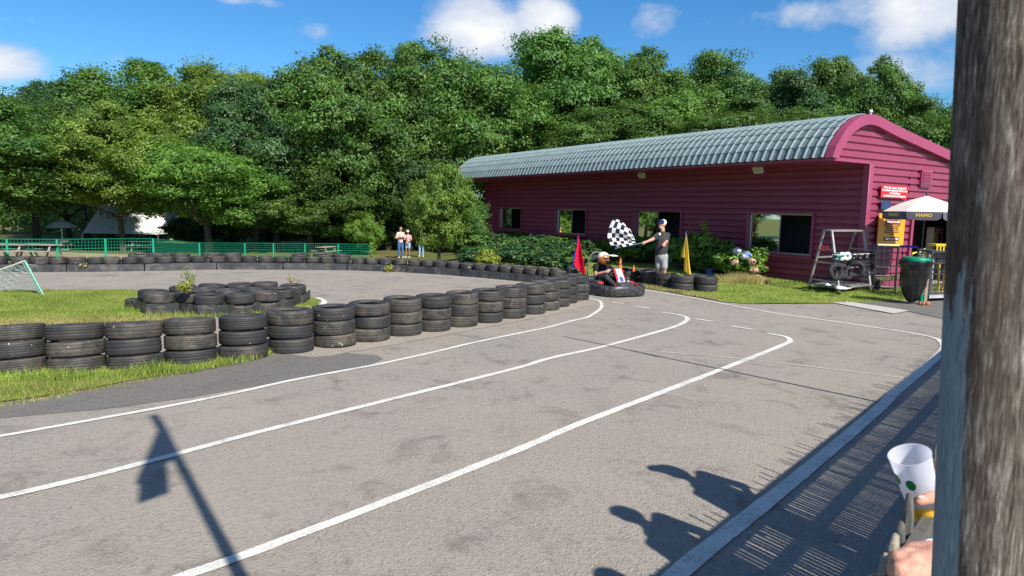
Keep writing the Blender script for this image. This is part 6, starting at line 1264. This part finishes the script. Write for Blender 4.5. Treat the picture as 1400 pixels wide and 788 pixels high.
# ------------------------------------------------------------------ near the camera: terrace, post, paling fence, spectators
PER_ = Vector((FDIR.y, -FDIR.x, 0))
b = MB(); a_, c_ = F0 - FDIR * 14, F0 + FDIR * 22
b.hexa([Vector((q.x, q.y, z)) for z in (-.2, .5) for q in (a_ + PER_ * .06, a_ + PER_ * 6, c_ + PER_ * 6, c_ + PER_ * .06)]); o = b.build('terrace', M['concrete']); tag(o, kind='structure')
M['post_wood'] = None
def mat_post():
    m, nt, out = newmat('weathered_post'); b_ = N(nt, 'BsdfPrincipled'); b_.inputs['Roughness'].default_value = .85; b_.inputs['Specular IOR Level'].default_value = .2
    mp_2 = N(nt, 'Mapping'); mp_2.inputs['Scale'].default_value = (20, 20, 2.2); lk(nt, coord(nt), mp_2.inputs['Vector']); f = noise(nt, mp_2.outputs[0], 5, 8, .8, .35); g_ = noise(nt, mp_2.outputs[0], 17, 5, .75); cl = noise(nt, coord(nt), 7, 4, .6)
    c = ramp(nt, [(.4, (.02, .015, .012)), (.49, (.1, .08, .065)), (.56, (.22, .195, .17)), (.63, (.5, .48, .44))], math_(nt, 'ADD', math_(nt, 'MULTIPLY', f, .55), math_(nt, 'MULTIPLY', g_, .45)))
    c = mixc(nt, ramp(nt, [(.4, 0.), (.62, .7)], cl), c, (.05, .034, .026))
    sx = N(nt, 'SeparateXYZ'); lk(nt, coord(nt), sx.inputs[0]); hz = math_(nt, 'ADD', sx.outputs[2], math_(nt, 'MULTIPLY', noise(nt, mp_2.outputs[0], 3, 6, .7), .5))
    side_shade = math_(nt, 'MULTIPLY', math_(nt, 'LESS_THAN', hz, 1.77), math_(nt, 'LESS_THAN', math_(nt, 'ADD', math_(nt, 'ADD', math_(nt, 'MULTIPLY', sx.outputs[0], .8), math_(nt, 'MULTIPLY', sx.outputs[1], -.6)), math_(nt, 'MULTIPLY_ADD', f, .014, math_(nt, 'MULTIPLY', sx.outputs[2], .044))), -.009))
    c = mixc(nt, math_(nt, 'MULTIPLY', side_shade, .85), c, ramp(nt, [(.35, (.13, .19, .22)), (.65, (.25, .33, .37))], g_))  # skylit shade put into the colour: blue-grey on the lower left side
    lk(nt, c, b_.inputs['Base Color']); bn = N(nt, 'Bump'); bn.inputs['Strength'].default_value = .8; bn.inputs['Distance'].default_value = .003; lk(nt, f, bn.inputs['Height']); lk(nt, bn.outputs[0], b_.inputs['Normal']); lk(nt, b_.outputs[0], out.inputs[0]); return m
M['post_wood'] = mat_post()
PB = Vector((.553, .655, .5)); post = empty('flag_post', PB, 0, 'thick weathered wooden post with blue-grey shade painted down one side close to the camera', 'post'); HP = 5.75
lean = lambda z: Vector((-.04, .02, 0)) * z
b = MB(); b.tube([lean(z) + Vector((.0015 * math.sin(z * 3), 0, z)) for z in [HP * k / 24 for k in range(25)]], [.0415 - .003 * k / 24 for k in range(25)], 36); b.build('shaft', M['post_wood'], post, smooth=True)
M['flag_dark'] = mat_cloth_flag('dark_flag_cloth', (.05, .08, .3))
def sun_flag(base, px, pole_fn, nm, parent):
    """cloth whose outline on the ground is its measured shadow: the sun ray back to the vertical plane through the pole"""
    n_ = Vector((SUN_AZ.x, SUN_AZ.y, 0)); pts_ = []
    for x, y in px:
        g_ = G(x, y); t = (g_ - Vector(base)).dot(n_) / SUN_DIR.dot(n_); pts_.append(g_ - SUN_DIR * t - Vector(parent.location))
    b = MB(); b.add(pts_, [tuple(range(len(pts_)))]); return b.build(nm, M['flag_dark'], parent, solid=.006)
sun_flag(PB, [(222, 574), (202, 620), (185, 660), (190, 664), (188, 690), (232, 674), (228, 634), (243, 627), (236, 600)], None, 'flag_cloth', post)
# second flag pole, farther along the fence and leaning
B2 = Vector((5.157, 6.54, .5)); T2 = Vector((4.27, 6.1, 5.55)); fpole = empty('flag_pole', B2, 0, 'slim leaning flag pole farther along the paling fence', 'flag pole'); b = MB(); b.tube([(0, 0, -.4), T2 - B2], [.028, .022], 10); b.build('shaft', M['bark'], fpole, smooth=True)
b = MB(); dpl = (B2 - T2).normalized(); q0 = T2 - B2; b.add([q0, q0 + dpl * .9 + Vector((.08, -.1, 0)), q0 + dpl * 1.5 + Vector((.12, -.22, -.1)), q0 + dpl * 1.45 + Vector((.02, -.02, 0))], [(0, 1, 2, 3)]); b.build('flag_cloth', M['flag_dark'], fpole, solid=.006)
# paling fence
M['pale'] = mat_wood('chestnut_pales', (.13, .115, .095), (.5, .44, .34), (14, 14, 1.2), .85); M['pale_grey'] = mat_wood('grey_pales', (.05, .05, .045), (.17, .165, .15), (14, 14, 1.2), .85)
pf = empty('paling_fence', F0 + Vector((0, 0, .5)), 0, 'rough chestnut paling fence with hands resting on it near the camera', 'fence'); o0 = F0 + Vector((0, 0, .5))
def pale(b, t, ztop, w_=.03, d_=.014, off=0, rr=rnd):
    c = F0 + FDIR * t + PER_ * off; tw = rr.uniform(-.25, .25); f_ = (FDIR * math.cos(tw) + PER_ * math.sin(tw)) * w_ / 2; g_ = (PER_ * math.cos(tw) - FDIR * math.sin(tw)) * d_ / 2; ln = FDIR * rr.uniform(-.005, .005); thin = ztop > 1.54 and w_ < .04; zs = [.5, 1.0, 1.47 if thin else ztop - .035, ztop]; SS = (1, 1, .5, .36) if thin else (1, .98, .94, .6)
    V_ = []
    for k, z in enumerate(zs):
        s_ = SS[k]
        for a_, e_ in ((-1, -1), (1, -1), (1, 1), (-1, 1)): V_.append(c + ln * (z - .5) + f_ * a_ * s_ + g_ * e_ * s_ + Vector((0, 0, z + (.006 * a_ if k == 3 else 0))) - o0)
    fs = [(3, 2, 1, 0)] + [(4 * k + j, 4 * k + (j + 1) % 4, 4 * k + 4 + (j + 1) % 4, 4 * k + 4 + j) for k in range(3) for j in range(4)] + [(12, 13, 14, 15)]; b.add(V_, fs)
def fence_t(x, y):      # where along the fence, and how high, a photo point lies
    p = on_plane(x, y, F0, PER_); return (p - F0).dot(FDIR), p.z
rr = random.Random(4); rest = MB(); t = -3.2; n_parts = 0
while t < 13:
    zt = rr.uniform(1.465, 1.48)
    tall = rr.random() < .3
    if tall: zt = rr.uniform(1.55, 1.7)
    if t < .55: zt = min(zt, 1.3)
    if -.7 < t < 3.0 and n_parts < 92: b = MB(); pale(b, t, zt, .035, rr=rr); b.build('pale', M['pale'] if rr.random() < .6 else M['pale_grey'], pf); n_parts += 1
    else: pale(rest, t, zt, .035, rr=rr)
    t += rr.uniform(.04, .044)
o = rest.build('pales_beyond', M['pale'], pf); o['kind'] = 'stuff'
for x, y, w_, z, m in [(1243.5, 681, .052, 1.52, 'pale_grey'), (1210, 762, .045, 1.5, 'pale'), (1224, 734, .05, 1.5, 'pale'), (1284, 608, .05, 1.53, 'pale'), (1233, 716, .03, 1.49, 'pale_grey')]:
    b = MB(); ft, z = fence_t(x, y); pale(b, ft, z, w_, .02, rr=rr); b.build('pale', M[m], pf, bevel=.004)
b = MB()
for z, h_ in ((1.37, .215), (1.0, .09), (.66, .1)): b.bar(F0 - FDIR * 3.2 + PER_ * .022 + Vector((0, 0, z)) - o0, F0 + FDIR * 13 + PER_ * .022 + Vector((0, 0, z)) - o0, .02, h_)
b.build('rail', M['pale_grey'], pf)
for k in range(8):
    b = MB(); q = F0 + FDIR * (-2.5 + 1.8 * k) + PER_ * .07 - o0; b.tube([q, q + Vector((0, 0, .85))], .035, 8); b.build('stake', M['pale_grey'], pf, smooth=True)
# cup and the hand that holds it
DC = 1.42; ct, cb_ = at(1243.5, 622, DC), at(1266, 704, DC + .03); axis = (ct - cb_).normalized(); hgt = (ct - cb_).length; cup = empty('plastic_cup', cb_, 0, 'frosted plastic cup with green dots and yellow base held over the fence', 'cup')
xx = axis.cross(Vector((0, 1, 0))).normalized(); yy = axis.cross(xx); cm = Matrix((xx, yy, axis)).transposed().to_4x4(); rt_, rbm = .0405, .0295
m, nt, out = newmat('frosted_cup'); pb = N(nt, 'BsdfPrincipled'); pb.inputs['Base Color'].default_value = (.78, .79, .84, 1); pb.inputs['Roughness'].default_value = .35; tb = N(nt, 'BsdfTranslucent'); tb.inputs[0].default_value = (.85, .86, .92, 1); mx = N(nt, 'MixShader'); mx.inputs[0].default_value = .55; lk(nt, pb.outputs[0], mx.inputs[1]); lk(nt, tb.outputs[0], mx.inputs[2]); tp = N(nt, 'BsdfTransparent'); m2 = N(nt, 'MixShader'); m2.inputs[0].default_value = .26; lk(nt, mx.outputs[0], m2.inputs[1]); lk(nt, tp.outputs[0], m2.inputs[2]); lk(nt, m2.outputs[0], out.inputs[0]); M['frost'] = m
R_at = lambda f: rbm + (rt_ - rbm) * f
b = MB(); b.lathe([(0, 0), (rbm, 0), (R_at(.5), hgt * .5), (rt_, hgt), (rt_ + .0015, hgt + .001), (rt_ - .001, hgt + .001), (rt_ - .0025, hgt - .002), (R_at(.5) - .002, hgt * .5), (rbm - .002, .004), (0, .004)], 40, mtx=cm); b.build('wall', M['frost'], cup, smooth=True, ang=50)
b = MB(); b.lathe([(R_at(0) + .0008, .001), (R_at(.24) + .0008, hgt * .24)], 40, mtx=cm); b.build('base_band', mat('yellow_print', (.75, .4, .02), .4), cup, smooth=True)
M['dot'] = mat('green_print', (.01, .2, .05), .4); vw = (CAM - (ct + cb_) / 2); vl = cm.to_3x3().inverted() @ vw; av = math.atan2(vl.y, vl.x)
sgn = 1 if (cm.to_3x3() @ Vector((math.cos(av + .5), math.sin(av + .5), 0))).dot(CR) < 0 else -1
for da, f in ((.36, .66), (1.15, .7)):
    b = MB(); n_ = 20; c_v = []
    for k in range(n_):
        a = 2 * PI * k / n_; ff = f + .088 * math.sin(a); an = av + sgn * da + (.0095 / R_at(f)) * math.cos(a); c_v.append((math.cos(an) * (R_at(ff) + .0009), math.sin(an) * (R_at(ff) + .0009), ff * hgt))
    b.add(c_v, [tuple(range(n_))], 0, cm); b.build('dot', M['dot'], cup)
b = MB(); b.lathe([(0, hgt * .05), (R_at(.05) - .003, hgt * .05), (R_at(.35) - .003, hgt * .35), (0, hgt * .35)], 30, mtx=cm); b.build('drink', mat('amber_drink', (.7, .4, .12), .2), cup, smooth=True)
def spectator(label, base, H, shirt, sleeve_m, extra, look=-.6, cap=None, hair='hair', sl=.9):
    r0 = person(label, Vector((base[0], base[1], .5)), -PI / 2 - .9 + PI, 'spectators leaning at the paling fence', H, shirt, .5, 'denim', 1.0, hair, False, cap, None, 'skin', .022)
    return r0
# the two whose hands reach into view: body, arm and hand are one mesh
def reacher(label, base, H, shirt, arm_pts, cuff, build_hand, cuff_m, arm_r=(.06, .052, .034)):
    root = empty('person', (base[0], base[1], .5), 0, label, 'person', None); k = H / 1.75; o_ = Vector((base[0], base[1], .5)); V = lambda *a: Vector(a) * k
    b = MB(); limb(b, [V(0, 0, .94), V(0, .005, 1.1), V(0, 0, 1.3), V(0, -.01, 1.42)], [.125 * k, .12 * k, .135 * k, .08 * k]); limb(b, [V(0, -.01, 1.42), V(0, .01, 1.56)], [.06 * k, .052 * k]); head(b, V(0, .025, 1.635), (-.8, .6, 0), k)
    A_ = [Vector(q) - o_ for q in arm_pts]; limb(b, [V(0, 0, 1.38), V(-.16, .06, 1.39)] + A_, [.07, arm_r[0]] + [arm_r[1]] * (len(A_) - 1) + [arm_r[2]])
    limb(b, [V(.19, -.02, 1.4), V(.27, 0, 1.13), V(.2, .15, .95)], [.055, .045, .032]); hand(b, V(.2, .15, .95), (-.2, .5, -.8), (1, 0, 0), -1, .5)
    for sd in (-1, 1): limb(b, [V(.085 * sd, 0, .9), V(.1 * sd, .03, .5), V(.1 * sd, 0, .09)], [.085, .055, .036]); limb(b, [V(.1 * sd, 0, .06), V(.12 * sd, .15, .04)], [.036, .03])
    me = fuse(b, .02, 3, 'body'); hb = MB(); build_hand(hb, o_); hm = fuse(hb, .0028, 5, 'hand'); bm = bmesh.new(); bm.from_mesh(me); bm.from_mesh(hm); bm.to_mesh(me); bm.free(); bpy.data.meshes.remove(hm)
    me.polygons.foreach_set('use_smooth', [True] * len(me.polygons)); me.materials.append(M['skin']); o = bpy.data.objects.new('body', me); COL.objects.link(o); o.parent = root
    b = MB(); limb(b, [V(0, 0, .92), V(0, .005, 1.1), V(0, 0, 1.3), V(0, -.01, 1.42)], [.142, .142, .152, .095]); limb(b, [V(0, 0, 1.37), V(-.16, .06, 1.39)] + A_[:1], [.09, .078, .07]); limb(b, [V(0, 0, 1.37), V(.19, -.02, 1.4), V(.25, -.01, 1.2)], [.09, .07, .06]); fused(b, 'shirt', M[shirt], root, .02, 3)
    b = MB(); limb(b, [V(0, 0, .96), V(0, 0, .88)], [.135, .135])
    for sd in (-1, 1): limb(b, [V(.085 * sd, 0, .9), V(.1 * sd, .03, .5), V(.1 * sd, 0, .12)], [.1, .07, .055])
    fused(b, 'trousers', M['denim'], root, .02, 2)
    b = MB(); b.ball(V(0, .0, 1.67), (.09, .1, .1)); fused(b, 'hair', M['hair'], root, .02, 2)
    if cuff: cb2 = MB(); q0, q1 = Vector(cuff[0]) - o_, Vector(cuff[1]) - o_; limb(cb2, [q0, q0.lerp(q1, .5), q1], [.036, .041, .05]); fused(cb2, 'sleeve', M[cuff_m], root, .005, 3)
    return root
def hand_cup(b, o_):
    # thumb lies along the front of the cup just above the yellow band, fingers wrap behind it
    T = [at(1330, 683, 1.42) - o_, at(1292, 680, 1.395) - o_, at(1272, 681, 1.372) - o_, at(1256, 685, 1.366) - o_]; limb(b, T, [.021, .0155, .0125, .0105])
    limb(b, [at(1400, 650, 1.47) - o_, at(1335, 668, 1.45) - o_, at(1305, 672, 1.46) - o_], [.03, .032, .03])
    for i, (y0, y1, r_) in enumerate([(636, 632, .0115), (655, 652, .0118), (674, 671, .0112), (690, 690, .0098)]):
        limb(b, [at(1312, y0 + 8, 1.47) - o_, at(1284, y0, 1.455) - o_, at(1272, y0 - 1, 1.487) - o_, at(1258 + i * 2, y1, 1.505) - o_], [r_ * 1.2, r_ * 1.1, r_, r_ * .85])
M['nail'] = mat('finger_nail', (.62, .38, .31), .3)
cup_person = reacher('spectator at the frame edge holding the frosted cup over the fence', (1.92, 1.72), 1.72, 'grey_cloth', [at(1480, 640, 1.7), at(1400, 652, 1.47)], None, hand_cup, None, (.058, .045, .03))
b = MB(); b.ball(at(1259.5, 681, 1.3605) - Vector(cup_person.location), (.0085, .004, .0055), n=12, k=8); b.build('thumb_nail', M['nail'], cup_person, smooth=True)
def hand_rest(b, o_):
    # back of a hand seen from above, fingers curling down over the pales to the left
    W = at(1292, 770, 1.17) - o_
    limb(b, [at(1340, 772, 1.17) - o_, W, at(1276, 762, 1.155) - o_], [.027, .026, .024])
    for (kx, ky, mx_, my_, tx, ty, r_, d1, d2) in [(1243, 758, 1226, 762, 1221, 783, .0125, 1.15, 1.135), (1247, 766, 1229, 778, 1225, 800, .0125, 1.132, 1.115), (1250, 778, 1233, 795, 1232, 818, .012, 1.118, 1.1), (1256, 792, 1242, 808, 1243, 830, .0108, 1.11, 1.095)]:
        limb(b, [at(1284, 768 + (ky - 768) * .4, 1.155) - o_, at(kx, ky, d1) - o_, at(mx_, my_, d1 - .012) - o_, at(tx, ty, d2) - o_], [.0175, .0135, r_, r_ * .86])
    b.ball(at(1262, 768, 1.142) - o_, (.03, .024, .022)); b.ball(at(1272, 778, 1.14) - o_, (.03, .024, .024))
    limb(b, [at(1284, 752, 1.16) - o_, at(1264, 749, 1.165) - o_, at(1245, 750, 1.172) - o_, at(1234, 756, 1.172) - o_], [.016, .0125, .0112, .0092])
reacher('spectator at the frame edge resting a white sleeved hand on the pales', (1.6, 1.02), 1.7, 'white_cloth', [at(1470, 800, 1.28), at(1340, 772, 1.17)], (at(1279, 766, 1.165), at(1370, 778, 1.18)), hand_rest, 'white_cloth', (.058, .046, .03))
for (x, y, H, sh_, lab, cap_) in [(2.74, 3.26, 1.84, 'charcoal', 'spectator in a cap beyond the right edge, farther along the fence', 'navy_cloth'), (2.2, 2.5, 1.8, 'grey_cloth', 'spectator beyond the right edge, beside the cup holder', None)]:
    person(lab, (x, y, .5), PI / 2 - .3, None, H, sh_, .5, 'denim', 1.0, 'hair', False, cap_, None, 'skin', .022)
